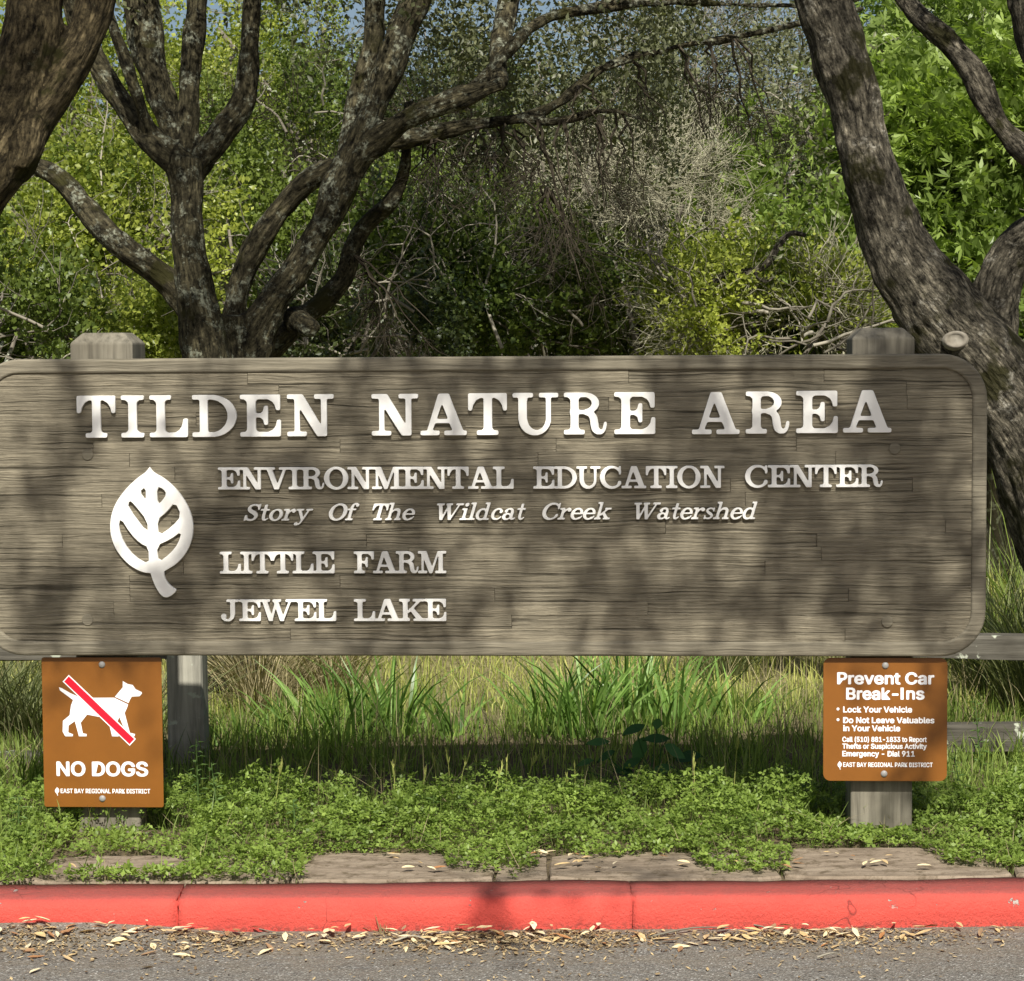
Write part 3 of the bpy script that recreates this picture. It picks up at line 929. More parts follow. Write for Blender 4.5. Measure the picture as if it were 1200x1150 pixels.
# kerb, poured in lengths and painted red
m = NT('red_kerb_paint'); v = m.coords('Object')
n1 = m.noise(v, 26.0, 6, 0.7); n2 = m.noise(m.scaled(v, (1, 1, 2.2)), 7.0, 5, 0.65)
c = m.mix(m.ramp(n2, [(.35, 0.0), (.75, .65)]), (0.66, 0.090, 0.066), (0.46, 0.058, 0.046))
sx = m.n('ShaderNodeSeparateXYZ'); m.link(v, sx.inputs[0])
topz = m.ramp(m.math('ADD', sx.outputs[2], 0.05), [(0.040, 0.0), (0.048, 1.0)])
scuff = m.math('MULTIPLY', topz, m.ramp(m.noise(m.scaled(v, (1, 3, 1)), 30.0, 5, .7), [(.25, .6), (.6, 1.0)]))
c = m.mix(scuff, c, (0.30, 0.080, 0.066))
low = m.ramp(m.math('ADD', sx.outputs[2], 0.09), [(0.0, 1.0), (0.034, 0.0)])
speck = m.ramp(m.noise(v, 120.0, 3, .6), [(.46, 0.0), (.54, 1.0)])
c = m.mix(m.math('MULTIPLY', low, speck), c, (0.13, 0.06, 0.045))
chip = m.math('MULTIPLY', m.ramp(n1, [(.655, 0.0), (.67, 1.0)]), m.ramp(m.math('ADD', sx.outputs[2], 0.09), [(0.045, 0.0), (0.07, 1.0)]))
c = m.mix(chip, c, (0.42, 0.38, 0.33))
grit = m.ramp(m.noise(v, 330.0, 3, .7), [(.30, .45), (.46, 1.0)])
c = m.mix(.45, c, grit, 'MULTIPLY')
hair = m.n('ShaderNodeTexVoronoi'); hair.feature = 'DISTANCE_TO_EDGE'; hair.inputs['Scale'].default_value = 5.0
wv = m.n('ShaderNodeVectorMath'); wv.operation = 'ADD'; m.link(v, wv.inputs[0]); nn = m.n('ShaderNodeTexNoise'); nn.inputs['Scale'].default_value = 9.0; m.link(v, nn.inputs['Vector']); ws = m.n('ShaderNodeVectorMath'); ws.operation = 'SCALE'; ws.inputs['Scale'].default_value = .18; m.link(nn.outputs[1], ws.inputs[0]); m.link(ws.outputs[0], wv.inputs[1]); m.link(wv.outputs[0], hair.inputs['Vector'])
crk = m.math('MULTIPLY', m.ramp(hair.outputs[0], [(0.0, 1.0), (.012, 0.0)]), m.ramp(m.noise(v, 3.0, 2), [(.52, 0.0), (.6, .8)]))
c = m.mix(crk, c, (0.12, 0.03, 0.025))
M_KERB = m.done(c, 0.65, m.bump(m.math('ADD', m.noise(v, 120.0, 6, .75), m.math('MULTIPLY', chip, -.7)), 0.9, 0.006), 0.25)
kerb = bpy.data.objects.new('kerb', None); COL.objects.link(kerb); kerb['kind'] = 'structure'; kerb['label'] = 'red painted concrete kerb between the road and the weeds'
def kerb_seg(x0, x1, jl, jr):
    prof = [(0.0, -.2), (0.0, ROADZ + .0), (-.003, -.05), (-.001, -.022), (.006, -.010), (.016, -.003), (.03, 0.0), (.07, .001), (.135, -.001), (.135, -.2)]
    xs = np.arange(x0, x1, .02).tolist(); xs[0] = x0
    if x1 - xs[-1] < .01: xs[-1] = x1
    else: xs.append(x1)
    v = []; f = []; n = len(prof)
    for i, x in enumerate(xs):
        for j, (dy, z_) in enumerate(prof):
            xx = x
            if i == 0: xx += jl(z_, dy)
            if i == len(xs) - 1: xx += jr(z_, dy)
            w = .0045 * mnoise.noise(Vector((x * 2.3, dy * 9, z_ * 9))) + .0018 * mnoise.noise(Vector((x * 17, dy * 30, z_ * 30 + 5)))
            back = .014 * mnoise.noise(Vector((x * 5, 7, 1))) if j >= 8 else 0
            v.append((xx, KF + dy + w * (1 if j < 6 else .3) + back, z_ + (w * .8 if j > 2 else 0)))
    for i in range(len(xs) - 1):
        for j in range(n - 1):
            a = i * n + j; f.append((a, a + n, a + n + 1, a + 1))
    f.append(tuple(range(n))); f.append(tuple((len(xs) - 1) * n + j for j in range(n - 1, -1, -1)))
    mb = MB(); mb.add(v, f); o = mb.build('kerb_segment', M_KERB, kerb, smooth=True, recalc=True)
    return o
def jag(seed, amp, gap):
    return lambda z_, dy: gap + amp * mnoise.noise(Vector((seed, z_ * 38 + dy * 14, 0)))
XJ = [-8, at(208, 1060, KF).x, at(741, 1060, KF).x, 8]
kerb_seg(XJ[0], XJ[1], jag(1, 0, 0), jag(2, .016, -.0024))
kerb_seg(XJ[1], XJ[2], jag(2, .016, .0024), jag(3, .010, -.0008))
kerb_seg(XJ[2], XJ[3], jag(3, .010, .0008), jag(4, 0, 0))

# flagstones showing through the weeds behind the kerb
path = bpy.data.objects.new('path', None); COL.objects.link(path); path['kind'] = 'structure'; path['label'] = 'strip of brown flagstones between the kerb and the weeds'
m = NT('brown_flagstone'); v = m.coords('Object')
c = m.ramp(m.noise(m.scaled(v, (1, 3.5, 1)), 9.0, 6, .65), [(.3, (0.15, 0.115, 0.08)), (.55, (0.27, 0.215, 0.155)), (.8, (0.36, 0.30, 0.22))])
c = m.mix(m.ramp(m.noise(v, 22.0, 6, .75), [(.50, 0.0), (.62, .8)]), c, (0.10, 0.075, 0.045))
M_FLAG = m.done(c, .9, m.bump(m.noise(m.scaled(v, (1, 3, 1)), 30.0, 6, .7), .8, .006), .15)
def slab(P, z_, th=.03):
    P = soften(P, it=1)
    n = len(P); v = []; f = []
    cx = sum(p[0] for p in P) / n; cy = sum(p[1] for p in P) / n
    for (zz, s) in ((z_ - th, 1), (z_ - .005, 1), (z_, .985)):
        for (x, y) in P: v.append((cx + (x - cx) * s, cy + (y - cy) * s, zz + .002 * mnoise.noise(Vector((x * 12, y * 12, z_)))))
    v.append((cx, cy, z_ + .001))
    for k_ in range(2):
        for j in range(n):
            a, b = k_ * n + j, k_ * n + (j + 1) % n
            f.append((a, b, b + n, a + n))
    for j in range(n): f.append((2 * n + j, 2 * n + (j + 1) % n, 3 * n))
    mb = MB(); mb.add(v, f); mb.build('flagstone', M_FLAG, path)
xs_ = [-1.75, -1.12, -.52, -.05, .08, .62, 1.15, 1.95]
for i in range(len(xs_) - 1):
    a, b = xs_[i] + .003, xs_[i + 1] - .003
    j = lambda: random.uniform(-.015, .015)
    yb = KY + .275 + random.uniform(-.03, .05)
    slab([(a, KY + .012 + j() * .3), ((a + b) / 2, KY + .012), (b, KY + .012 + j() * .3), (b + j(), KY + .12), (b + j(), yb + j()), ((a + b) / 2, yb + j()), (a + j(), yb), (a + j(), KY + .12)], .000 + random.uniform(0, .003))
# ------------------------------------------------------------------ fences behind the sign
M_FENCE = rough_wood('old_fence_wood', (0.10, 0.092, 0.073), (0.035, 0.03, 0.022), 0, lichen=.1, bumpd=.008)
M_FPOST = rough_wood('old_fence_post_wood', (0.30, 0.285, 0.23), (0.12, 0.11, 0.07), 2, lichen=.2, bumpd=.006)
def rail(t, p0, p1, hz, hy, seed):
    p0 = Vector(p0); p1 = Vector(p1); n = 40; v = []; f = []
    for i in range(n + 1):
        c = p0.lerp(p1, i / n)
        for k, (a, b) in enumerate(((-1, -1), (-1, .75), (-.8, 1), (.8, 1), (1, .8), (1, -.9), (.7, -1), (-.7, -1))):
            w = 1 + .16 * mnoise.noise(Vector((c.x * 3.0, k * 1.7, seed))) + .05 * mnoise.noise(Vector((c.x * 15, k * 3.1, seed)))
            v.append((c.x, c.y + a * hy * w, c.z + b * hz * w))
    for i in range(n):
        for k in range(8):
            a, b = i * 8 + k, i * 8 + (k + 1) % 8
            f.append((a, b, b + 8, a + 8))
    f.append(tuple(range(7, -1, -1))); f.append(tuple(n * 8 + k for k in range(8)))
    mb = MB(); mb.add(v, f)
    return mb.build('rail', M_FENCE, t, smooth=False)
def fpost(t, x, y, w, d, z1, seed):
    v = []; f = []; n = 16
    for i in range(n + 1):
        z_ = -.2 + (z1 + .2) * i / n
        for k, (a, b) in enumerate(((-1, -.85), (-.85, -1), (.85, -1), (1, -.85), (1, .85), (.85, 1), (-.85, 1), (-1, .85))):
            e = .08 * mnoise.noise(Vector((seed, k * .9, z_ * 5)))
            v.append((x + a * w / 2 * (1 + e), y + b * d / 2 * (1 + e), z_ + (.006 * mnoise.noise(Vector((k, seed, 2))) if i == n else 0)))
    for i in range(n):
        for k in range(8):
            a, b = i * 8 + k, i * 8 + (k + 1) % 8
            f.append((a, b, b + 8, a + 8))
    f.append(tuple(n * 8 + k for k in range(8)))
    mb = MB(); mb.add(v, f)
    return mb.build('post', M_FPOST, t)
FY = 6.55
def fz(py): return at(600, py, FY).z
p = at(216.5, 800, FY)
t = thing('rail_fence', 'weathered two-rail wooden fence behind the left end of the sign, with a pale post', 'fence', (p.x, FY + .06, 0))
fpost(t, p.x, FY + .06, 43 / ppm(FY), .12, .56, 3)
rail(t, (p.x, FY + .05, fz(758)), (p.x - 3.2, FY + .05, fz(760)), .033, .03, 4)
rail(t, (p.x, FY + .05, fz(893)), (p.x - 3.2, FY + .05, fz(895)), .030, .03, 9)
p = at(1040, 800, FY)
t = thing('rail_fence', 'lichen-spotted two-rail wooden fence running off to the right behind the warning sign', 'fence', (p.x, FY + .06, 0))
fpost(t, p.x, FY + .06, .1, .1, .5, 5)
a_, b_ = at(1125, 756, FY), at(1195, 760, FY)
sl_ = (b_.z - a_.z) / (b_.x - a_.x) * .5
rail(t, (p.x, FY - .02, a_.z - sl_ * (a_.x - p.x)), (p.x + 3.0, FY - .02, a_.z + sl_ * 2.5), .034, .035, 14)
rail(t, (p.x, FY - .02, fz(865)), (p.x + 3.0, FY - .02, fz(866)), .040, .035, 23)

# ------------------------------------------------------------------ trees: wood
def wood(paths, mat, parent, voxel=.012, seed=0, disp=.012, name='trunk'):
    mb = MB(); skel = []
    for P in paths:
        Q = catmull([(p.x, p.y, p.z, r) for p, r in P], 5)
        L = 0
        pts = [Vector(q[:3]) for q in Q]; rr = [q[3] * (1 + .10 * mnoise.noise(pts[i] * 3.1 + Vector((seed, 0, 0)))) for i, q in enumerate(Q)]
        mb.tube(pts, rr, 14, wob=.10)
        n = len(pts)
        t0 = (pts[1] - pts[0]).normalized()
        up = Vector((0, 1, 0)) if abs(t0.y) < 0.9 else Vector((1, 0, 0))
        u = t0.cross(up).normalized()
        base = random.uniform(0, 5)
        for i in range(n):
            t_ = (pts[min(i + 1, n - 1)] - pts[max(i - 1, 0)]).normalized()
            u = (u - t_ * u.dot(t_)).normalized()
            if i: L += (pts[i] - pts[i - 1]).length
            skel.append((*pts[i], *t_, *u, *(t_.cross(u)), base + L, rr[i]))
    me = mb.mesh('raw'); o = bpy.data.objects.new('raw', me); COL.objects.link(o)
    rm = o.modifiers.new('r', 'REMESH'); rm.mode = 'VOXEL'; rm.voxel_size = voxel
    sm = o.modifiers.new('s', 'SMOOTH'); sm.iterations = 3; sm.factor = .5
    dg = bpy.context.evaluated_depsgraph_get()
    m2 = bpy.data.meshes.new_from_object(o.evaluated_get(dg), depsgraph=dg)
    bpy.data.objects.remove(o); bpy.data.meshes.remove(me)
    nv = len(m2.vertices); co = np.empty(nv * 3); m2.vertices.foreach_get('co', co); co = co.reshape(-1, 3)
    no = np.empty(nv * 3); m2.vertices.foreach_get('normal', no); no = no.reshape(-1, 3)
    S = np.array(skel)
    best = np.full(nv, 1e9); arg = np.zeros(nv, int)
    for c0 in range(0, nv, 20000):
        d = ((co[c0:c0 + 20000, None, :] - S[None, :, :3]) ** 2).sum(-1) - (S[None, :, 13]) ** 2
        arg[c0:c0 + 20000] = d.argmin(1)
    K = S[arg]; rel = co - K[:, :3]
    bx = (rel * K[:, 6:9]).sum(1); by = (rel * K[:, 9:12]).sum(1); bz = (rel * K[:, 3:6]).sum(1) + K[:, 12]
    B = np.stack([bx, by, bz], 1)
    dd = np.array([mnoise.noise(Vector((a * 14, b * 14, c * 4.5))) * .7 + mnoise.noise(Vector((a * 40, b * 40, c * 10))) * .5 for a, b, c in B])
    lump = np.array([mnoise.noise(Vector(q) * 7.0) for q in co.tolist()])
    co = co + no * (dd * disp + lump * disp * .8)[:, None]
    if parent is not None: co = co - np.array(parent.location)
    m2.vertices.foreach_set('co', co.ravel()); m2.update()
    at_ = m2.attributes.new('bark', 'FLOAT_VECTOR', 'POINT'); at_.data.foreach_set('vector', B.astype(np.float32).ravel())
    m2.polygons.foreach_set('use_smooth', np.ones(len(m2.polygons), bool))
    m2.materials.clear(); m2.materials.append(mat); m2.name = name
    ob = bpy.data.objects.new(name, m2); COL.objects.link(ob)
    if parent is not None: ob.parent = parent
    return ob
def pp(Y, spec):
    """path from photo pixels: (px, py, radius_px[, extra distance])"""
    out = []
    for s in spec:
        y = Y + (s[3] if len(s) > 3 else 0)
        out.append((at(s[0], s[1], y), s[2] / ppm(y)))
    return out

# ------------------------------------------------------------------ leaves
def leafset(kind, n, L, seed, ll=.025, lw=.013, droop=0.0):
    """a small leafy spray along +X: V, F, tone"""
    r = np.random.default_rng(seed); V = []; F = []; T = []
    if kind == 'buckeye':
        for i in range(n):
            c = np.array([r.uniform(.15, 1) * L, r.normal() * L * .22, r.normal() * L * .10])
            a0 = r.uniform(0, 6.28); tl = r.normal(size=2) * .6; t0 = r.uniform()
            for k in range(5):
                a = a0 + (k - 2) * .62; s = ll * (1 - .13 * abs(k - 2)) * r.uniform(.85, 1.1)
                d = np.array([math.cos(a), math.sin(a), -.25 + tl[0] * math.cos(a) + tl[1] * math.sin(a)]); q = np.array([-math.sin(a), math.cos(a), .1])
                b = len(V); V += [c, c + d * s * .55 + q * lw, c + d * s, c + d * s * .55 - q * lw]
                F += [(b, b + 1, b + 2), (b, b + 2, b + 3)]; T += [t0] * 4
        return np.array(V), np.array(F), np.array(T)
    for i in range(n):
        t_ = (i + r.uniform()) / n
        c = np.array([t_ * L, 0, -droop * t_ * t_ * L]) + r.normal(size=3) * L * .045
        a = r.uniform(0, 6.28)
        d = np.array([.6, math.cos(a), math.sin(a)]); d /= np.linalg.norm(d)
        q = np.cross(d, r.normal(size=3)); q /= np.linalg.norm(q)
        nn = np.cross(d, q)
        s = ll * r.uniform(.6, 1.25); w = lw * r.uniform(.7, 1.2)
        b = len(V)
        V += [c, c + d * s * .5 + q * w + nn * w * .3, c + d * s, c + d * s * .5 - q * w + nn * w * .3]
        F += [(b, b + 1, b + 2), (b, b + 2, b + 3)]; T += [r.uniform()] * 4
    return np.array(V), np.array(F), np.array(T)
def rots(D, spin=True):
    D = D / np.linalg.norm(D, axis=1, keepdims=True)
    up = np.tile([0, 0, 1.0], (len(D), 1)) + rng.normal(size=D.shape) * .35
    Yv = np.cross(up, D); Yv /= np.linalg.norm(Yv, axis=1, keepdims=True) + 1e-9
    Z = np.cross(D, Yv)
    return np.stack([D, Yv, Z], -1)
def bake(tpls, P, D, S, tv=None, tsc=.55):
    """bakes templates at positions P, directions D, scales S"""
    which = rng.integers(0, len(tpls), len(P)); Vs = []; Fs = []; Ts = []; n0 = 0
    Rm = rots(D)
    if tv is None: tv = rng.uniform(-.25, .25, len(P))
    for k, (V, F, T) in enumerate(tpls):
        I = np.where(which == k)[0]
        if not len(I): continue
        W = np.einsum('nij,vj->nvi', Rm[I], V) * S[I][:, None, None] + P[I][:, None, :]
        Fk = F[None] + (np.arange(len(I)) * len(V))[:, None, None] + n0
        Vs.append(W.reshape(-1, 3)); Fs.append(Fk.reshape(-1, F.shape[1]))
        Ts.append(np.clip(T[None] * tsc + (1 - tsc) * .5 + tv[I][:, None], 0, 1).reshape(-1)); n0 += len(I) * len(V)
    return np.concatenate(Vs), np.concatenate(Fs), np.concatenate(Ts)
def twigset(n, L, seed, r0=.0022, curl=.5):
    """tangle of thin bare twigs along +X"""
    rr = random.Random(seed); mb = MB()
    for i in range(n):
        p = Vector((rr.uniform(0, .4) * L, rr.gauss(0, .05) * L, rr.gauss(0, .05) * L)); d = Vector((1, rr.gauss(0, .55), rr.gauss(0, .55))).normalized()
        pts = [p.copy()]; m_ = 5
        for k in range(m_):
            d = (d + Vector((rr.gauss(0, curl), rr.gauss(0, curl), rr.gauss(0, curl))) * .5).normalized(); p = p + d * L / m_ * rr.uniform(.5, .9); pts.append(p.copy())
        mb.tube(pts, [r0 * (1 - .13 * k) for k in range(m_ + 1)], 3, cap=False, c=rr.random())
    V = np.concatenate(mb.v); F = np.array(mb.f)
    F = np.concatenate([F[:, [0, 1, 2]], F[:, [0, 2, 3]]])
    return V, F, np.concatenate(mb.col)
OAKL = [leafset('oval', 26, .26, s, .030, .0100) for s in range(4)]
SMALL = [leafset('oval', 30, .22, s + 10, .022, .0078) for s in range(4)]
BIGL = [leafset('oval', 16, .34, s + 20, .052, .017) for s in range(4)]
BUCK = [leafset('buckeye', 14, .34, s + 30, .050, .0075) for s in range(4)]
HANG = [leafset('oval', 30, .40, s + 40, .027, .0072, .5) for s in range(4)]
TWIG = [twigset(9, .34, s + 50) for s in range(4)]
TWIGF = [twigset(7, .55, s + 60, .0028, .35) for s in range(4)]

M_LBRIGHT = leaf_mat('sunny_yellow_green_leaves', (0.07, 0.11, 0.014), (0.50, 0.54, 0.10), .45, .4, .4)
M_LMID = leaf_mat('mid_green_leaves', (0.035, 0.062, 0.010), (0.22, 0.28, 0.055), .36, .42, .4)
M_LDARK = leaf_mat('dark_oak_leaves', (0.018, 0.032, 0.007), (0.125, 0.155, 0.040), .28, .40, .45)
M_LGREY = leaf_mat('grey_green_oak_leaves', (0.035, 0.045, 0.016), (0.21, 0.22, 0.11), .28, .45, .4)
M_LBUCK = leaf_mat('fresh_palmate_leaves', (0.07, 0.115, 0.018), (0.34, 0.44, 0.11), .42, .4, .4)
M_TWIG = leaf_mat('bare_grey_twigs', (0.10, 0.088, 0.065), (0.34, 0.31, 0.24), 0.0, .9, .1)
M_TWIGD = leaf_mat('dark_twigs', (0.025, 0.020, 0.013), (0.06, 0.05, 0.034), 0.0, .9, .1)
M_LICH = leaf_mat('lichen_covered_twigs', (0.27, 0.255, 0.17), (0.55, 0.52, 0.37), 0.1, .95, .1)
M_BARKG = bark_mat('grey_lichened_bark', (0.092, 0.080, 0.045), (0.28, 0.29, 0.21), .525, .585)
M_BARKL = bark_mat('brown_ridged_bark', (0.135, 0.106, 0.056), (0.26, 0.25, 0.17), .62, .57)
M_BARKR = bark_mat('furrowed_grey_brown_bark', (0.225, 0.198, 0.142), (0.42, 0.39, 0.31), .57, .575, 8.0, .035)
M_BARKS = bark_mat('thin_stem_bark', (0.13, 0.115, 0.085), (0.30, 0.29, 0.23), .55, .7)

def cloud(center, rad, n, freq=2.2, thr=0.0, hollow=.25, seed=0):
    """points in an ellipsoid kept where a noise field is dense, so the crown has clumps and gaps"""
    out = []; tries = 0
    while len(out) < n and tries < 12:
        q = rng.normal(size=(n, 3)); q /= np.linalg.norm(q, axis=1, keepdims=True)
        q *= rng.uniform(hollow ** 3, 1, (n, 1)) ** (1 / 3)
        P = q * np.array(rad) + np.array(center)
        for p_ in P:
            if mnoise.noise(Vector((p_[0] * freq + seed, p_[1] * freq, p_[2] * freq))) > thr: out.append(p_)
        tries += 1
    return np.array(out[:n]) if out else np.zeros((0, 3))
def crown(t, centers, tpls, mat, seed=0, scale=(.8, 1.3), up=.15, name='crown', outward=1.0, freq=3.0, thr=0.13):
    Ps, Ds = [], []
    for (c, rad, n) in centers:
        P = cloud(c, rad, n, freq, thr, seed=seed)
        D = (P - np.array(c)) / np.array(rad) * outward + rng.normal(size=P.shape) * .5 + [0, 0, up]
        Ps.append(P); Ds.append(D)
    P = np.concatenate(Ps); D = np.concatenate(Ds)
    keep = P[:, 2] > .02
    P = P[keep]; D = D[keep]
    tv = np.array([mnoise.noise(Vector(q) * 1.7 + Vector((seed, 3, 0))) for q in P.tolist()]) * .35 + rng.uniform(-.15, .15, len(P))
    V, F, T = bake(tpls, P, D, rng.uniform(scale[0], scale[1], len(P)), tv)
    return fast_mesh(name, V, F, mat, t, T, kind='stuff' if name == 'twigs' else None)
def stems(t, base, tips, r0, mat=None, name='trunk', sides=7):
    """thin trunk with limbs, straight tubes with bends"""
    mb = MB()
    for tp in tips:
        a, b = Vector(base), Vector(tp); n = 7; pts = []
        off = Vector((random.gauss(0, .12), random.gauss(0, .12), 0)) * (b - a).length
        for i in range(n + 1):
            s_ = i / n
            p_ = a.lerp(b, s_) + off * math.sin(s_ * math.pi) + Vector((random.gauss(0, .02), random.gauss(0, .02), 0)) * (1 if 0 < i < n else 0)
            pts.append(p_)
        mb.tube(pts, [r0 * (1 - .8 * i / n) for i in range(n + 1)], sides, wob=.2)
    o = mb.build(name, mat or M_STEM, t, smooth=True)
    return o
M_STEM = rough_wood('grey_stem_bark', (0.17, 0.15, 0.115), (0.04, 0.035, 0.022), 2, lichen=.5, bumpd=.01)

def px_crown(lobes, dens=1.0):
    """lobes in photo pixels: (px, py, rx, ry, Y, depth_radius, n)"""
    out = []
    for (px, py, rx, ry, Y, dr, n) in lobes:
        c = at(px, py, Y); out.append(((c.x, c.y, c.z), (rx / ppm(Y), dr, ry / ppm(Y)), int(n * dens)))
    return out
def bush(name, cat, label, lobes, tpls, mat, base_px, Y, r0=.035, tw=None, group=None, dead=0, **kw):
    b = at(base_px, 600, Y); gz = ground_h(b.x, Y)
    t = thing(name, label, cat, (b.x, Y, gz), 0, group)
    cs = px_crown(lobes)
    tips = [(c[0], c[1], max(c[2], .3)) for c, rad, n in cs]
    more = [(c[0] + random.gauss(0, rad[0] * .5), c[1] + random.gauss(0, rad[1] * .5), c[2] + random.uniform(-.2, .7) * rad[2]) for c, rad, n in cs for _ in range(3)]
    stems(t, (b.x, Y, gz - .05), tips + more, r0)
    crown(t, cs, tpls, mat, **kw)
    if dead:
        mb = MB()
        for k in range(dead):
            c, rad, n_ = random.choice(cs)
            p_ = Vector((c[0] + random.uniform(-.8, .8) * rad[0], c[1] - rad[1] * random.uniform(.6, 1.1), max(.15, c[2] + random.uniform(-.9, .5) * rad[2])))
            d_ = Vector((random.gauss(0, .8), random.gauss(0, .25), random.uniform(.0, 1))).normalized(); L_ = random.uniform(.25, .8); pts = [p_.copy()]; ns = 8
            for q in range(ns):
                d_ = (d_ + Vector((random.gauss(0, .33), random.gauss(0, .15), random.gauss(.03, .33)))).normalized(); p_ = p_ + d_ * L_ / ns; pts.append(p_.copy())
                if q in (2, 4, 5):
                    e_ = (d_ + Vector((random.gauss(0, .8), random.gauss(0, .3), random.gauss(0, .7)))).normalized(); s2 = [p_.copy()]; w_ = p_.copy()
                    for u_ in range(4): e_ = (e_ + Vector((random.gauss(0, .35), random.gauss(0, .2), random.gauss(0, .35)))).normalized(); w_ = w_ + e_ * L_ * .09; s2.append(w_.copy())
                    mb.tube(s2, [.0032, .0028, .0022, .0016, .001], 4, cap=False, c=random.random())
            r_ = random.uniform(.004, .009); mb.tube(pts, [r_ * (1 - .085 * q) for q in range(ns + 1)], 5, cap=False, c=random.random())
        tag(mb.build('dead_branches', M_TWIG, t, smooth=True), kind='stuff')
    if tw:
        tpl, m_, frac = tw
        crown(t, [(c, tuple(q * 1.02 for q in rad), int(n * frac)) for c, rad, n in cs], tpl, m_, name='twigs', seed=7)
    return t
# ------------------------------------------------------------------ near trees
# left edge: forked trunk leaning into the picture
Y0 = 6.5
b = at(-150, 700, Y0)
t = thing('oak_tree', 'big brown forked trunk cut off by the top left corner', 'tree', (b.x, Y0, 0))
wood([
    pp(Y0, [(-230, 860, 75), (-215, 700, 66), (-190, 520, 60), (-140, 370, 56), (-75, 265, 54), (-18, 195, 52), (14, 130, 42), (32, 70, 35), (42, 10, 33), (47, -70, 32), (40, -190, 28)]),
    pp(Y0, [(-45, 225, 44), (0, 185, 42), (40, 135, 29), (75, 85, 23), (102, 35, 21), (116, -20, 22), (140, -90, 20), (170, -190, 17)]),
    pp(Y0, [(-80, 265, 50, .05), (-40, 170, 40, .08), (-25, 90, 30, .1), (-60, -20, 25, .1)]),
    pp(Y0, [(30, 150, 30, -.02), (28, 175, 24, -.05), (22, 196, 18, -.05)]),
], M_BARKL, t, .010, 1, .010)
# middle left: many-stemmed oak
Y1 = 8.0
b = at(268, 600, Y1)
t = thing('oak_tree', 'many-stemmed lichen-covered oak rising behind the left half of the sign', 'tree', (b.x, Y1, 0))
wood([
    pp(Y1, [(270, 800, 62), (266, 600, 54), (262, 470, 47), (258, 415, 40), (262, 370, 30)]),
    pp(Y1, [(248, 470, 30, -.1), (240, 410, 27, -.13), (230, 350, 24, -.14), (222, 290, 20, -.14), (219, 230, 19, -.12), (216, 190, 22, -.1)]),
    pp(Y1, [(216, 196, 18, -.1), (198, 182, 17, -.1), (172, 158, 15, -.08), (146, 122, 14, -.05), (122, 86, 13), (104, 56, 12), (84, 10, 11), (60, -70, 9)]),
    pp(Y1, [(172, 150, 9, -.12), (160, 112, 8, -.2), (146, 70, 7, -.25), (131, 30, 6, -.25), (120, -40, 5, -.2)]),
    pp(Y1, [(212, 190, 15), (203, 160, 15, .05), (190, 120, 17, .08), (176, 70, 20, .1), (168, 10, 21, .1), (160, -70, 20, .1)]),
    pp(Y1, [(221, 190, 15), (221, 155, 13, .03), (224, 80, 13, .05), (229, 0, 13, .05), (233, -80, 12)]),
    pp(Y1, [(216, 215, 17), (236, 188, 17), (262, 152, 17), (284, 120, 14), (290, 70, 12), (296, 10, 12), (300, -80, 11)]),
    pp(Y1, [(250, 430, 24), (238, 392, 18), (210, 345, 17), (178, 315, 16), (150, 297, 15), (118, 268, 14), (96, 238, 12, .05), (72, 210, 12, .1), (45, 196, 11, .15), (10, 188, 10, .25), (-50, 170, 8, .4)]),
    pp(Y1, [(282, 450, 32), (296, 400, 25), (318, 358, 19), (342, 322, 17), (366, 285, 17), (388, 246, 19), (402, 210, 20), (420, 170, 18), (438, 125, 16), (452, 85, 17), (470, 40, 17), (490, -10, 18), (505, -90, 17)]),
    pp(Y1, [(264, 430, 20, .12), (276, 360, 14, .15), (288, 312, 14, .18), (316, 262, 14, .18), (352, 222, 13, .18), (392, 192, 12, .15)]),
    pp(Y1, [(398, 215, 14, .12), (408, 170, 13, .15), (420, 110, 12, .18), (436, 55, 13, .2), (440, 0, 13, .2), (446, -80, 12, .2)]),
    pp(Y1, [(404, 210, 16), (424, 182, 15, -.02), (452, 156, 14, -.05), (484, 137, 13, -.08), (514, 124, 12, -.1), (548, 112, 11, -.12), (576, 102, 9, -.14), (590, 97, 8, -.14)]),
    pp(Y1, [(424, 180, 12, .1), (455, 165, 11, .12), (500, 158, 10, .15), (525, 152, 10, .16), (550, 146, 9, .18), (590, 142, 8.5, .2), (624, 135, 8, .22), (650, 122, 7.5, .25), (669, 108, 7, .27), (690, 92, 6.5, .28), (710, 79, 6.5, .3), (740, 68, 6, .32), (774, 60, 5.5, .35), (800, 54, 5, .4), (860, 44, 4.5, .5), (930, 30, 4, .6), (1010, 10, 3, .7)]),
    pp(Y1, [(612, 138, 6, .2), (640, 143, 5, .2), (670, 139, 4.5, .18), (699, 131, 4, .15), (725, 131, 3.2, .12), (750, 139, 2.6, .1), (790, 150, 2.2, .1)]),
    pp(Y1, [(546, 114, 7, -.1), (575, 80, 7, -.05), (606, 48, 7), (630, 28, 6.5, .1), (655, 16, 6, .15), (718, 7, 5.5, .2), (800, 1, 5, .3), (880, 6, 4.5, .4), (960, 4, 4, .5), (1050, -10, 3, .6)]),
    pp(Y1, [(586, 99, 10, -.12), (584, 70, 11, .1), (590, 35, 12, .2), (598, -10, 12, .3), (610, -90, 11, .3)]),
    pp(Y1, [(300, 420, 22, .2), (330, 396, 15, .22), (352, 372, 14, .25), (380, 352, 13, .28), (404, 326, 11, .3), (414, 292, 10, .3), (430, 262, 10, .3), (455, 238, 9, .28), (470, 210, 8, .25), (476, 170, 7, .2), (480, 120, 6, .2)]),
    pp(Y1, [(344, 372, 14, .1), (356, 379, 12, .02), (368, 386, 10, -.05)]),
], M_BARKG, t, .010, 2, .013)
oak = t
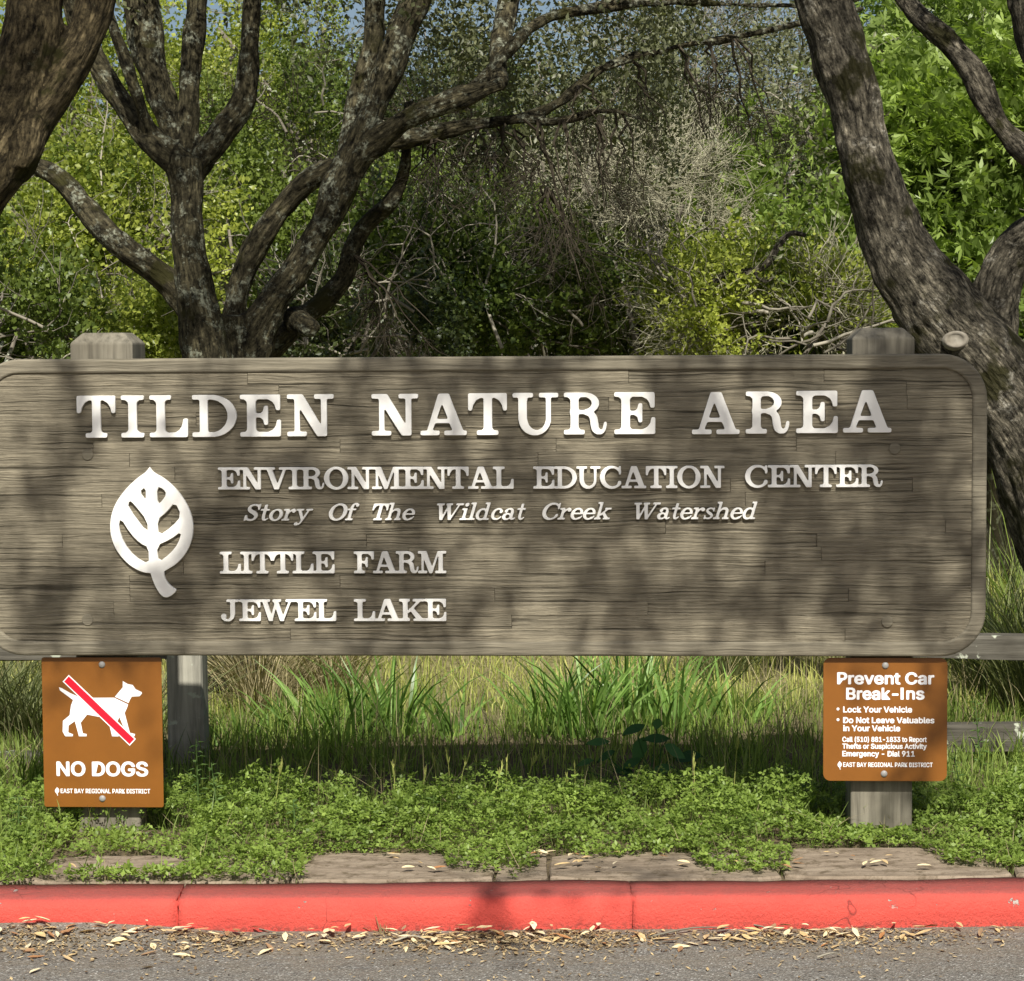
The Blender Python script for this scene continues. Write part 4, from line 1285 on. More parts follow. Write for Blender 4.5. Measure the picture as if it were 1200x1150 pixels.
# hanging dead twigs under its long right-hand limb
hp = [(602, 153, 643, 224), (624, 140, 655, 260), (643, 224, 690, 330), (660, 140, 676, 250), (590, 146, 588, 215), (700, 136, 716, 230), (727, 134, 735, 250), (560, 148, 566, 200), (640, 220, 652, 300), (505, 160, 500, 215), (516, 160, 520, 200), (685, 100, 690, 150), (742, 72, 762, 160), (800, 56, 830, 150), (830, 50, 850, 130), (860, 46, 905, 170), (432, 320, 440, 380), (418, 300, 490, 400)]
mb = MB()
for (x0, y0, x1, y1) in hp:
    for k_ in range(3):
        a_ = at(x0 + random.uniform(-6, 6), y0, Y1 + .15); c_ = at(x1 + random.uniform(-26, 26), y1 + random.uniform(-20, 20), Y1 + random.uniform(-.15, .35))
        pts = [a_.lerp(c_, s_) + Vector((random.gauss(0, .012), random.gauss(0, .012), .02 * math.sin(s_ * 3))) for s_ in np.linspace(0, 1, 7)]
        mb.tube(pts, [.0055 * (1 - .12 * i) for i in range(7)], 4, cap=False, c=random.random())
tag(mb.build('hanging_twigs', M_TWIGD, oak), kind='stuff')
P = np.array([list(at(x0 + (x1 - x0) * s_ + random.gauss(0, 10), y0 + (y1 - y0) * s_, Y1 + random.uniform(-.1, .4))) for (x0, y0, x1, y1) in hp for s_ in np.linspace(.25, 1.0, 7)])
D = np.tile([0.15, 0, -1.0], (len(P), 1)) + rng.normal(size=P.shape) * .45
V, F, T = bake(TWIG, P, D, rng.uniform(.4, .8, len(P))); fast_mesh('twigs', V, F, M_TWIGD, oak, T, kind='stuff')

# right: leaning trunk
Y2 = 7.0
b = at(1290, 700, Y2)
t = thing('oak_tree', 'thick leaning furrowed trunk curving up behind the right end of the sign', 'tree', (b.x, Y2, 0))
wood([
    pp(Y2, [(1330, 900, 95), (1300, 740, 86), (1262, 610, 76), (1214, 510, 64), (1160, 432, 54), (1112, 378, 48), (1072, 325, 41), (1046, 280, 37), (1028, 235, 34), (1014, 187, 32), (1004, 140, 31), (994, 93, 31), (978, 45, 32), (962, 0, 33), (946, -60, 33), (925, -160, 31)]),
    pp(Y2, [(1160, 425, 40, .05), (1162, 380, 30, .1), (1168, 345, 27, .12), (1180, 314, 26, .12), (1200, 286, 26, .1), (1235, 250, 26), (1275, 200, 25), (1300, 120, 24), (1290, 40, 22), (1280, -80, 20)]),
    pp(Y2, [(1262, 225, 18, -.05), (1232, 202, 17, -.08), (1200, 176, 16, -.1), (1176, 150, 14, -.1), (1158, 120, 14, -.1), (1140, 85, 13.5, -.1), (1116, 55, 13, -.08), (1090, 32, 13, -.05), (1066, 8, 12.5), (1046, -30, 12), (1030, -90, 11)]),
    pp(Y2, [(1292, 130, 20, -.1), (1250, 96, 20, -.15), (1222, 66, 22, -.15), (1208, 30, 24, -.15), (1204, -10, 25, -.15), (1206, -80, 24, -.1)]),
], M_BARKR, t, .011, 3, .016)
oakr = t
# pruned branch scar
c0 = at(1120, 398, Y2 - 48 / ppm(Y2) * 1.03)
m = NT('cut_wood'); v = m.coords('Object'); c = m.ramp(m.noise(v, 30.0, 4), [(.3, (0.16, 0.14, 0.105)), (.7, (0.32, 0.29, 0.23))]); M_CUT = m.done(c, .9)
mb = MB(); pts = []; f = []
nrm = Vector((-.25, -1, .15)).normalized(); uu = nrm.cross(Vector((0, 0, 1))).normalized(); vv = uu.cross(nrm)
prof = [(1.5, .025), (1.2, -.002), (.95, -.005), (.82, .002), (0.02, -.001)]
for (q, h_) in prof:
    for k_ in range(18):
        a = 2 * math.pi * k_ / 18
        pts.append(c0 + (uu * math.cos(a) * .030 + vv * math.sin(a) * .022) * q - nrm * h_)
for i in range(4):
    for k_ in range(18):
        a_, b_ = i * 18 + k_, i * 18 + (k_ + 1) % 18
        f.append((a_, b_, b_ + 18, a_ + 18))
mb.add([tuple(q) for q in pts], f); mb.build('branch_scar', M_CUT, oakr, smooth=True)

# crowns of the near trees, mostly above the frame
def over_crown(t, lobes, tpls, mat, **kw): return crown(t, px_crown(lobes), tpls, mat, **kw)
over_crown(oak, [(560, -150, 330, 110, 8.2, 1.0, 480), (250, -190, 240, 80, 8.0, .9, 200), (780, -30, 150, 50, 8.8, .5, 90), (860, 90, 85, 100, 9.0, .4, 120), (640, 60, 120, 70, 9.0, .4, 130), (500, 20, 120, 60, 9.0, .4, 110)], HANG, M_LGREY, seed=3, up=-.6, thr=.2)
over_crown(oakr, [(1040, -230, 280, 100, 7.2, .9, 240)], OAKL, M_LDARK, seed=4)

# ------------------------------------------------------------------ background trees and shrubs
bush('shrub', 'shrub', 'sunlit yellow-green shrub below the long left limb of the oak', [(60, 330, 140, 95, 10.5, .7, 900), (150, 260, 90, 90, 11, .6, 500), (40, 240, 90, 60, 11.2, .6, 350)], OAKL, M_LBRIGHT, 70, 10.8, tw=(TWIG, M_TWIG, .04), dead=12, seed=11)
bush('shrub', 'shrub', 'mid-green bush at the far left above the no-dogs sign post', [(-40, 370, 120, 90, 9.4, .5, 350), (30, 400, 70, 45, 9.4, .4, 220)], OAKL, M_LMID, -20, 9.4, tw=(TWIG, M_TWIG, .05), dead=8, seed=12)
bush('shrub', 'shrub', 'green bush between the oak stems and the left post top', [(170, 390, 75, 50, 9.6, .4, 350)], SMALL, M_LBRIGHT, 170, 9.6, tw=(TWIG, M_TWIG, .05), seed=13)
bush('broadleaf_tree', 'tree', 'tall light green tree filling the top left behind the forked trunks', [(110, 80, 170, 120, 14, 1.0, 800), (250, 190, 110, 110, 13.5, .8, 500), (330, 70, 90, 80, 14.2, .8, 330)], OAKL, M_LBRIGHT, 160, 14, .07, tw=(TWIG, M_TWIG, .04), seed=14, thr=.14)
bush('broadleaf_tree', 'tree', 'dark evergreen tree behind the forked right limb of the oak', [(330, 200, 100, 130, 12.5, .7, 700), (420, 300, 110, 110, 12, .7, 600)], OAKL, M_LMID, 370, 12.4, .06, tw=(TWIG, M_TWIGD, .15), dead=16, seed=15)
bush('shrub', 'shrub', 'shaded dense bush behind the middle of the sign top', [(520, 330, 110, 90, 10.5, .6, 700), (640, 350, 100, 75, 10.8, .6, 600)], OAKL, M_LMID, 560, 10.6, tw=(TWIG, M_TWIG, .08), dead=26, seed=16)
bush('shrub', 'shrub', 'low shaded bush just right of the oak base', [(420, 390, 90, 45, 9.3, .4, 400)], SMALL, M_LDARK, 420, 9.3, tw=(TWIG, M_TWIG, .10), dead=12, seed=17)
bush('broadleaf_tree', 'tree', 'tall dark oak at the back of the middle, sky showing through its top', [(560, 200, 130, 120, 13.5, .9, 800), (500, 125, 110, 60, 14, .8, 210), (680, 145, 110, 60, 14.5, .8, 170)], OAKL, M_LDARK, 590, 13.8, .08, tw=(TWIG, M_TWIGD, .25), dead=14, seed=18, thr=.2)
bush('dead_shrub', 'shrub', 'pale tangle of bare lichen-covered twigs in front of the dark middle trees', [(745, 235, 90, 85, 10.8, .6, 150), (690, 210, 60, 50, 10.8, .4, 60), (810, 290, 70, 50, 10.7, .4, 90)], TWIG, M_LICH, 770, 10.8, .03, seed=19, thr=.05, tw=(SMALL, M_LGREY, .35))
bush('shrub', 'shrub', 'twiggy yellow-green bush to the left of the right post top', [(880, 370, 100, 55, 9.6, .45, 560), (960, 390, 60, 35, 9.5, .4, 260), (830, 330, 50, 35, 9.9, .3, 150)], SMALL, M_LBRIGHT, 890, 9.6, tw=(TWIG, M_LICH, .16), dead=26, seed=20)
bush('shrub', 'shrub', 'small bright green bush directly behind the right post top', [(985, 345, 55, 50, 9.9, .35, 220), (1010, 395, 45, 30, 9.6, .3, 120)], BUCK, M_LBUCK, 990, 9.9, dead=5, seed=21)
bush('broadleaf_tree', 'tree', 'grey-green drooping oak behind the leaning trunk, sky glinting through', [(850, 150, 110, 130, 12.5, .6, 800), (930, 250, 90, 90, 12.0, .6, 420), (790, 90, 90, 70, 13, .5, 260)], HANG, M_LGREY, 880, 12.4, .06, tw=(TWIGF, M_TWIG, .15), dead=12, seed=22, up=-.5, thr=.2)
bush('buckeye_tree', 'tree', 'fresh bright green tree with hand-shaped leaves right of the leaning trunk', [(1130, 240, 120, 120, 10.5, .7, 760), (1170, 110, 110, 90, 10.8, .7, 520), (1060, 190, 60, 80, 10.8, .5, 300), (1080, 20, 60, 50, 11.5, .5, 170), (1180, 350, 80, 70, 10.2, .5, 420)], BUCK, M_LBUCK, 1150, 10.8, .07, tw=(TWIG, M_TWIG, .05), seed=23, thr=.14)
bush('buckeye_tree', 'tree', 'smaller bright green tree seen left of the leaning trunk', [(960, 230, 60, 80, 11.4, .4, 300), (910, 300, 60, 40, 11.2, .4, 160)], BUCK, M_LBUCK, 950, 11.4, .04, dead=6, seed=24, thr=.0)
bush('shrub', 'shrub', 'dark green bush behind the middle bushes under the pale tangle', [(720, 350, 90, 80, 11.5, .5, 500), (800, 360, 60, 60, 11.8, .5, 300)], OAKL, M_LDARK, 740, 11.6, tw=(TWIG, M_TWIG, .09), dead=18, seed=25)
# crooked pale stem standing among the middle bushes
b = at(750, 430, 10.4)
t = thing('dead_tree', 'thin crooked pale dead tree among the bushes right of the middle', 'tree', (b.x, 10.4, 0))
wood([pp(10.4, [(742, 560, 8), (748, 430, 7.5), (752, 388, 7), (757, 350, 6.5), (768, 322, 6), (780, 296, 5), (790, 270, 4), (800, 240, 3)]), pp(10.4, [(768, 322, 4), (760, 300, 3), (748, 276, 2.5)])], M_BARKS, t, .008, 9, .004)
t = thing('fallen_branch', 'pale bent dead branch lying over the twiggy bush by the right post', 'branch', tuple(at(900, 330, 9.3)))
wood([pp(9.3, [(818, 345, 3), (850, 322, 4), (880, 318, 4.5), (900, 308, 5), (912, 288, 5), (926, 274, 4), (945, 276, 3)]), pp(9.3, [(880, 318, 3), (896, 330, 2.5), (910, 322, 2)])], M_BARKS, t, .006, 10, .002)
# the wood behind
for (px, lab, m_, s_) in ((-60, 'tall green tree at the back left edge of the wood', M_LMID, 31), (220, 'tall green tree at the back behind the many-stemmed oak', M_LMID, 32), (430, 'tall dark tree at the back left of the middle', M_LDARK, 33), (700, 'tall dark tree at the back right of the middle', M_LDARK, 34), (960, 'tall olive tree at the back behind the leaning trunk', M_LMID, 35), (1230, 'tall tree at the back right edge of the wood', M_LMID, 36)):
    Yb = 18 + (s_ % 3)
    top = 115 if px in (430, 700, 960) else 40
    bush('broadleaf_tree', 'tree', lab, [(px, 230 + top * .6, 170, 150, Yb, 1.3, 650), (px + 60, 100 + top, 110, 90, Yb + .5, 1.2, 260), (px - 70, 130 + top, 90, 80, Yb - .3, 1.0, 220)], BIGL, m_, px, Yb, .12, seed=s_, scale=(1.0, 1.6), thr=.08)
Pw = cloud((0, 27, 1.2), (16, 2.5, 2.4), 3000, .5, -.2, .1, 77)
Pw = Pw[Pw[:, 2] > 0]
V, F, T = bake(BIGL, Pw, rng.normal(size=Pw.shape) + [0, 0, .2], rng.uniform(2.2, 3.4, len(Pw)))
tag(fast_mesh('woodland', V, F, M_LDARK, None, T), 'distant wood closing the view behind the trees', 'woodland', kind='stuff')

# ------------------------------------------------------------------ roadside trees behind the viewer, whose leaves dapple the sign
MEDL = [leafset('oval', 18, .26, s + 70, .042, .013) for s in range(4)]
def shade_tree(name, label, base, spots, trunk_pts, tpls, mat, srange, limbs=True):
    t = thing(name, label, 'tree', base)
    Ps = []
    for (px, py, rx, ry, Yt, n) in spots:
        for _ in range(n):
            a = random.gauss(0, .45); b_ = random.gauss(0, .45)
            tp = at(px + a * rx, py + b_ * ry, Yt) + SUN * random.uniform(*srange)
            Ps.append(tuple(tp))
    P = np.array(Ps)
    D = rng.normal(size=P.shape) + [0, 0, -.3]
    V, F, T = bake(tpls, P, D, rng.uniform(.7, 1.1, len(P)))
    fast_mesh('crown', V, F, mat, t, T)
    hub = Vector(trunk_pts[-1][0])
    wood([[(Vector(p_), r_) for p_, r_ in trunk_pts]], M_BARKG, t, .03, 41, .01)
    mb = MB(); nodes = [hub]
    ends = [at(px, py, Yt) + SUN * ((srange[0] + srange[1]) / 2) for (px, py, rx, ry, Yt, n) in spots if n >= 5]
    ends.sort(key=lambda e: (e - hub).length)
    for e in ends:
        q = min(nodes, key=lambda k: (k - e).length + .35 * (k - hub).length); mid = q.lerp(e, .5) + Vector((random.gauss(0, .06), random.gauss(0, .06), .08))
        Q = catmull([tuple(q), tuple(mid), tuple(e)], 4); r_ = .016 if q is hub else .009
        mb.tube([Vector(w_) for w_ in Q], np.linspace(r_, .004, len(Q)).tolist(), 5, wob=.15); nodes += [e, mid]
    mb.build('branches', M_STEM, t)
    return t
yb = BY
# spots: dark blotches seen on the board (photo pixels), then others higher up on the trees
spots = [(100, 490, 40, 22, yb, 7), (225, 600, 26, 50, yb, 8), (60, 655, 38, 34, yb, 8), (205, 680, 34, 30, yb, 6), (265, 540, 30, 30, yb, 6), (330, 620, 22, 80, yb, 12),
         (400, 470, 30, 30, yb, 5), (300, 470, 20, 30, yb, 5), (520, 440, 55, 18, yb, 8), (535, 705, 40, 36, yb, 9), (545, 570, 24, 40, yb, 6), (640, 445, 30, 20, yb, 6),
         (690, 650, 40, 36, yb, 10), (790, 500, 26, 60, yb, 11), (740, 715, 30, 26, yb, 7), (870, 440, 50, 22, yb, 9), (940, 600, 50, 50, yb, 18), (990, 660, 44, 40, yb, 12),
         (1060, 560, 46, 60, yb, 18), (1095, 640, 36, 40, yb, 11), (1060, 435, 60, 18, yb, 9), (1010, 520, 40, 30, yb, 9), (850, 560, 30, 50, yb, 7), (460, 640, 22, 60, yb, 7),
         (640, 560, 24, 40, yb, 5), (880, 700, 40, 24, yb, 6), (1070, 720, 30, 24, yb, 6), (430, 740, 60, 14, yb, 5), (150, 745, 60, 14, yb, 4), (745, 600, 20, 50, yb, 5), (1125, 500, 18, 50, yb, 7),
         (1090, 870, 24, 50, yb, 7), (572, 1045, 18, 14, yb - .55, 3), (760, 1015, 40, 10, yb - .4, 3), (1130, 440, 30, 30, yb, 6), (30, 560, 30, 30, yb, 4), (380, 560, 24, 24, yb, 4)]
shade_tree('roadside_oak', 'roadside oak standing behind the viewer whose boughs dapple the sign', (-4.4, -1.6, 0), [(a, b_, c, d, e, int(f * 1.9) + 1) for a, b_, c, d, e, f in spots],
           [((-4.4, -1.6, -.3), .24), ((-4.4, -1.5, 2.5), .20), ((-4.0, -1.2, 5.2), .17), ((-3.2, -.6, 7.6), .13), ((-2.2, -.1, 9.2), .09)], MEDL, M_LDARK, (4.2, 5.8))
spots2 = [(270, 360, 50, 70, 8.0, 46), (215, 220, 40, 60, 8.0, 26), (380, 260, 40, 50, 8.0, 20), (290, 60, 30, 50, 8.0, 10), (20, 130, 50, 90, 6.6, 30), (430, 200, 60, 80, 8.0, 24), (560, 150, 100, 50, 8.2, 18), (700, 120, 90, 60, 8.2, 12), (1130, 330, 50, 60, 7.0, 26), (980, 60, 40, 70, 7.0, 12), (1000, 240, 40, 60, 7.0, 12), (1150, 100, 40, 60, 7.0, 14), (1180, 460, 30, 40, 7.0, 6),
          (600, 350, 150, 60, 10.5, 40), (430, 330, 80, 80, 10.5, 20), (560, 200, 130, 90, 12.5, 16), (1035, 400, 30, 14, 5.6, 5)]
shade_tree('roadside_oak', 'taller roadside oak behind the viewer shading the trunks beyond the sign', (4.6, -3.5, 0), spots2,
           [((4.6, -3.5, -.3), .30), ((4.6, -3.2, 3.5), .26), ((4.2, -2.6, 7.0), .20), ((3.4, -1.8, 10.2), .15), ((2.6, -1.0, 12.0), .10)], BIGL, M_LDARK, (9.5, 11.5))
# ------------------------------------------------------------------ ground plants
def blades(XY, H, W, lean, curve, az=None, z0=None, tone=None):
    n = len(XY); az = rng.uniform(0, 2 * np.pi, n) if az is None else az
    z0 = np.array([ground_h(a, b) for a, b in XY]) - .012 if z0 is None else z0
    dx, dy = np.cos(az), np.sin(az); fa = rng.uniform(0, 2 * np.pi, n); px_, py_ = np.cos(fa), np.sin(fa)
    V = np.zeros((n, 7, 3)); lv = (0.0, .38, .74, 1.0); ww = (.8, 1.0, .66)
    for i, s in enumerate(lv):
        off = lean * s + curve * s * s; h = s * (1 - .35 * np.clip(curve, 0, 1.4) * s)
        X = XY[:, 0] + dx * off * H; Yy = XY[:, 1] + dy * off * H; Z = z0 + H * h
        if i < 3:
            for k, sg in ((0, 1), (1, -1)):
                V[:, 2 * i + k, 0] = X + sg * px_ * W * ww[i] / 2; V[:, 2 * i + k, 1] = Yy + sg * py_ * W * ww[i] / 2; V[:, 2 * i + k, 2] = Z
        else: V[:, 6] = np.stack([X, Yy, Z], 1)
    f = np.array([(0, 1, 3), (0, 3, 2), (2, 3, 5), (2, 5, 4), (4, 5, 6)])
    F = (f[None] + (np.arange(n) * 7)[:, None, None]).reshape(-1, 3)
    tone = rng.uniform(0, 1, n) if tone is None else tone
    return V.reshape(-1, 3), F, np.repeat(tone, 7)
def cat3(L):
    n = 0; Vs = []; Fs = []; Ts = []
    for V, F, T in L: Vs.append(V); Fs.append(F + n); Ts.append(T); n += len(V)
    return np.concatenate(Vs), np.concatenate(Fs), np.concatenate(Ts)
M_GRASS = leaf_mat('green_grass', (0.07, 0.125, 0.018), (0.34, 0.43, 0.10), .45, .5, .3)
M_GRASSY = leaf_mat('yellow_green_meadow_grass', (0.18, 0.22, 0.045), (0.66, 0.66, 0.22), .45, .55, .25)
M_DRY = leaf_mat('dry_straw_grass', (0.17, 0.14, 0.07), (0.42, 0.36, 0.20), .25, .7, .2)
M_STRAP = leaf_mat('glossy_strap_leaves', (0.05, 0.11, 0.015), (0.27, 0.43, 0.10), .42, .36, .4)
M_CLOVER = leaf_mat('clover_leaves', (0.065, 0.115, 0.018), (0.31, 0.415, 0.085), .40, .45, .3)
M_OLIVE = leaf_mat('olive_tall_grass', (0.075, 0.095, 0.03), (0.27, 0.29, 0.13), .35, .55, .25)
def scatter(n, x0, x1, y0, y1): return np.stack([rng.uniform(x0, x1, n), rng.uniform(y0, y1, n)], 1)
def nz(XY, f, s=0): return np.array([mnoise.noise(Vector((a * f, b * f, s))) for a, b in XY])

# clover and chickweed mat between path and sign
def xk(px): return (px - 600) / 505.0
FR = [(-200, .0), (48, .0), (60, .24), (130, .27), (200, .23), (222, .04), (340, .03), (362, .26), (440, .28), (510, .25), (530, .04), (612, .03), (636, .24), (700, .21), (810, .24), (828, .04), (920, .05), (940, .28), (1010, .34), (1090, .30), (1118, .08), (1400, .04)]
fx = np.array([xk(a) for a, b in FR]); fd = np.array([b for a, b in FR])
XY = scatter(58000, -2.0, 2.0, KY, KY + .95)
d = XY[:, 1] - KY
fr = np.interp(XY[:, 0], fx, fd) + .06 * nz(XY, 8) + .05 * nz(XY, 26, 4)
strip = (XY[:, 0] > xk(50)) & (XY[:, 0] < xk(360)) & (d < .055 + .02 * nz(XY, 14, 8))
inside = (d > fr)
dens = np.where(inside, np.clip(.35 + (d - fr) / .05, 0, 1), 0); dens = np.where(strip, .8, dens); dens = np.where((np.abs(XY[:, 0] - xk(120)) < .16) & (d < .6) & (d > .12), dens * .45, dens)
dens *= np.clip(1.25 - np.clip(d - .62, 0, 1) / .3, 0, 1) * np.clip(1.0 + 2.0 * nz(XY, 7, 2), .16, 1)
k_ = rng.uniform(0, 1, len(XY)) < dens
XY = XY[k_]; d = d[k_]; fr = fr[k_]; strip = strip[k_]
top = (.016 + .018 * np.clip((d - fr) / .10, 0, 1) + .034 * np.clip((d - .40) / .22, 0, 1)) * (1 + .9 * nz(XY, 7, 5) + .6 * nz(XY, 20, 6)); top = np.where((np.abs(XY[:, 0] - xk(1040)) < .13) & (d < .6), np.minimum(top, .018), top); top = np.where((np.abs(XY[:, 0] - xk(120)) < .14) & (d < .55), np.minimum(top, .013), top); top = np.where(strip, .028, top)
top = np.where((XY[:, 0] > xk(345)) & (XY[:, 0] < xk(1000)) & (d > .3), top * 1.25, top)
Zc = np.clip(top, .008, .16) * rng.uniform(.15, 1, len(XY)) ** .45
tri = []
for s_ in range(3):
    r_ = np.random.default_rng(s_ + 90); V = []; F = []; T = []
    for kk in range(3):
        a = kk * 2.094 + r_.normal() * .15; dv = np.array([math.cos(a), math.sin(a), .25]); qv = np.array([-math.sin(a), math.cos(a), 0])
        b_ = len(V); V += [np.zeros(3), dv * .55 + qv * .36, dv * 1.0, dv * .55 - qv * .36]; F += [(b_, b_ + 1, b_ + 2), (b_, b_ + 2, b_ + 3)]; T += [r_.uniform()] * 4
    tri.append((np.array(V), np.array(F), np.array(T)))
P = np.column_stack([XY, Zc]); D = np.column_stack([rng.normal(size=(len(P), 2)), rng.normal(size=len(P)) * .35])
tv = nz(XY, 6, 9) * .35 + rng.uniform(-.2, .2, len(P))
V1 = bake(tri, P, D, rng.uniform(.005, .014, len(P)), tv, .35)
stalk = blades(XY[::3], Zc[::3] * 1.05, np.full(len(XY[::3]), .0014), .25, .1, tone=np.full(len(XY[::3]), .4))
# a second, broader-leaved species and dead stalks mixed in
sel = rng.uniform(0, 1, len(XY)) < np.clip(.10 + .5 * nz(XY, 3.3, 51), 0, .3)
P2 = np.column_stack([XY[sel], Zc[sel] + .006]); D2 = np.column_stack([rng.normal(size=(len(P2), 2)), rng.normal(size=len(P2)) * .5])
V2 = bake([leafset('oval', 3, .6, s_ + 200, .95, .26) for s_ in range(3)], P2, D2, rng.uniform(.010, .019, len(P2)), rng.uniform(.0, .45, len(P2)), .35)
V, F, T = cat3([V1, V2, stalk])
tag(fast_mesh('clover', V, F, M_CLOVER, None, T), 'low mat of bright green clover and chickweed behind the kerb', 'clover', kind='stuff')

XYs = XY[rng.uniform(0, 1, len(XY)) < .035]; ns = len(XYs)
Vd = blades(XYs, rng.uniform(.03, .10, ns), rng.uniform(.0012, .0025, ns), rng.normal(size=ns) * .9, np.abs(rng.normal(size=ns)) * .6)
tag(fast_mesh('straw', Vd[0], Vd[1], M_DRY, None, Vd[2]), 'dead straw stalks caught in the clover mat', 'straw', kind='stuff')
XYs = XY[(rng.uniform(0, 1, len(XY)) < .05) & ((XY[:, 0] < xk(260)) | (d > .5))]; ns = len(XYs)
Vd = blades(XYs, rng.uniform(.05, .13, ns), rng.uniform(.002, .004, ns), rng.normal(size=ns) * .4, np.abs(rng.normal(size=ns)) * .6)
tag(fast_mesh('grass_blades', Vd[0], Vd[1], M_GRASS, None, Vd[2]), 'loose green grass blades poking through the clover', 'grass', kind='stuff')
# grass behind the sign
XY = scatter(30000, -2.6, 2.6, 5.62, 7.6); n_ = nz(XY, 2.2, 3); XY = XY[rng.uniform(0, 1, len(XY)) < np.clip(.75 + n_ * 1.2, .15, 1)]
h = (.055 + .075 * rng.uniform(0, 1, len(XY)) ** 1.5) * (1 + .9 * nz(XY, 2.6, 8)); h *= np.clip((XY[:, 1] - 5.45) / .5, .5, 1.0); h *= np.where((np.abs(XY[:, 0] / XY[:, 1] * F_PX + 600 - 548) < 42) & (XY[:, 1] > 6.5), .45, 1)
V, F, T = blades(XY, h, rng.uniform(.0025, .005, len(XY)), rng.normal(size=len(XY)) * .18, np.abs(rng.normal(size=len(XY))) * .4, tone=np.clip(rng.uniform(0, 1, len(XY)) + nz(XY, 3, 12) * .4, 0, 1))
tag(fast_mesh('grass', V, F, M_GRASS, None, T), 'green grass under and just behind the sign', 'grass', kind='stuff')
XY = scatter(56000, -5, 5, 7.2, 16.5); w_ = np.abs(XY[:, 0]) < XY[:, 1] * .27; XY = XY[w_]
h = (.045 + .07 * rng.uniform(0, 1, len(XY))) * (1 + .6 * nz(XY, 1.6, 8)) * (1 + .12 * (XY[:, 1] - 7))
V, F, T = blades(XY, h, rng.uniform(.003, .006, len(XY)) * (1 + (XY[:, 1] - 7) * .08), rng.normal(size=len(XY)) * .2, np.abs(rng.normal(size=len(XY))) * .45, tone=np.clip(rng.uniform(0, 1, len(XY)) + nz(XY, .9, 12) * .6, 0, 1))
tag(fast_mesh('meadow_grass', V, F, M_GRASSY, None, T), 'sunlit yellow-green meadow grass running back to the shrubs', 'grass', kind='stuff')
XY = scatter(9000, -2.8, 2.8, 5.7, 9); XY = XY[rng.uniform(0, 1, len(XY)) < np.clip(.35 + nz(XY, 2.5, 33) * 1.4, .03, 1)]
V, F, T = blades(XY, rng.uniform(.08, .26, len(XY)), rng.uniform(.0015, .003, len(XY)), rng.normal(size=len(XY)) * .3, np.abs(rng.normal(size=len(XY))) * .5)
tag(fast_mesh('dry_grass', V, F, M_DRY, None, T), 'thin dry straw stalks mixed through the green grass', 'grass', kind='stuff')

def tussock(name, cat, label, px, Y, n, h, w, spread, mat, curve=.6, lean=.35, rad=.05, z=None, group=None):
    b = at(px, 600, Y); gz = ground_h(b.x, Y) - .012
    t = thing(name, label, cat, (b.x, Y, gz), 0, group)
    a = rng.uniform(0, 2 * np.pi, n); q = rng.uniform(0, rad, n)
    XY = np.stack([b.x + np.cos(a) * q, Y + np.sin(a) * q], 1)
    V, F, T = blades(XY, h * rng.uniform(.55, 1.1, n), w * rng.uniform(.7, 1.1, n), lean * rng.uniform(.1, 1, n), curve * rng.uniform(.2, 1.2, n), az=a + rng.normal(size=n) * .5, z0=np.full(n, gz))
    fast_mesh('leaves', V, F, mat, t, T)
    return t
# strap-leaved clumps lit behind the shadow of the board
G1 = 'strap-leaved clumps in the grass behind the sign'
for (px, Y, n, h, lab) in ((350, 6.35, 40, .22, 'strap-leaved green clump just right of the fence post'), (395, 6.25, 60, .30, 'dense strap-leaved clump left of the grass gap'), (455, 6.35, 60, .31, 'tall strap-leaved clump arching towards the grass gap'),
                         (278, 6.3, 24, .15, 'low strap-leaved clump beside the fence post foot'), (645, 6.3, 46, .28, 'strap-leaved clump arching left at the right side of the gap'), (690, 6.25, 70, .33, 'largest glossy strap-leaved clump below the middle of the sign'),
                         (740, 6.45, 56, .36, 'tall strap-leaved clump behind the broad-leaved plant'), (790, 6.35, 40, .30, 'strap-leaved clump right of the broad-leaved plant'), (860, 6.5, 26, .24, 'thin strap-leaved clump left of the warning sign'), (530, 6.3, 24, .18, 'small strap-leaved clump in the grass gap')):
    tussock('strap_leaved_plant', 'plant', lab, px, Y + .55, n, h, .011, .1, M_STRAP, .55, .35, .11, group=G1)
G2 = 'dry grass tussocks behind the sign'
for (px, Y, n, h, m_, lab) in ((300, 7.5, 260, .50, M_DRY, 'wide dry tussock beside the fence post top'), (385, 7.7, 260, .46, M_DRY, 'brown tussock arching under the sign left of middle'), (460, 9.2, 160, .34, M_DRY, 'small dry tussock hidden under the sign left of middle'),
                            (850, 8.3, 260, .34, M_OLIVE, 'olive tussock under the sign left of the warning sign'), (1160, 8.6, 200, .35, M_OLIVE, 'olive tussock between the rails at the right'), (980, 9.4, 160, .34, M_OLIVE, 'far olive tussock left of the warning sign')):
    tussock('grass_tussock', 'tussock', lab, px, Y, n, h, .0045, .1, m_, .75, .6, .10, group=G2)
G3 = 'tall arching grass clumps'
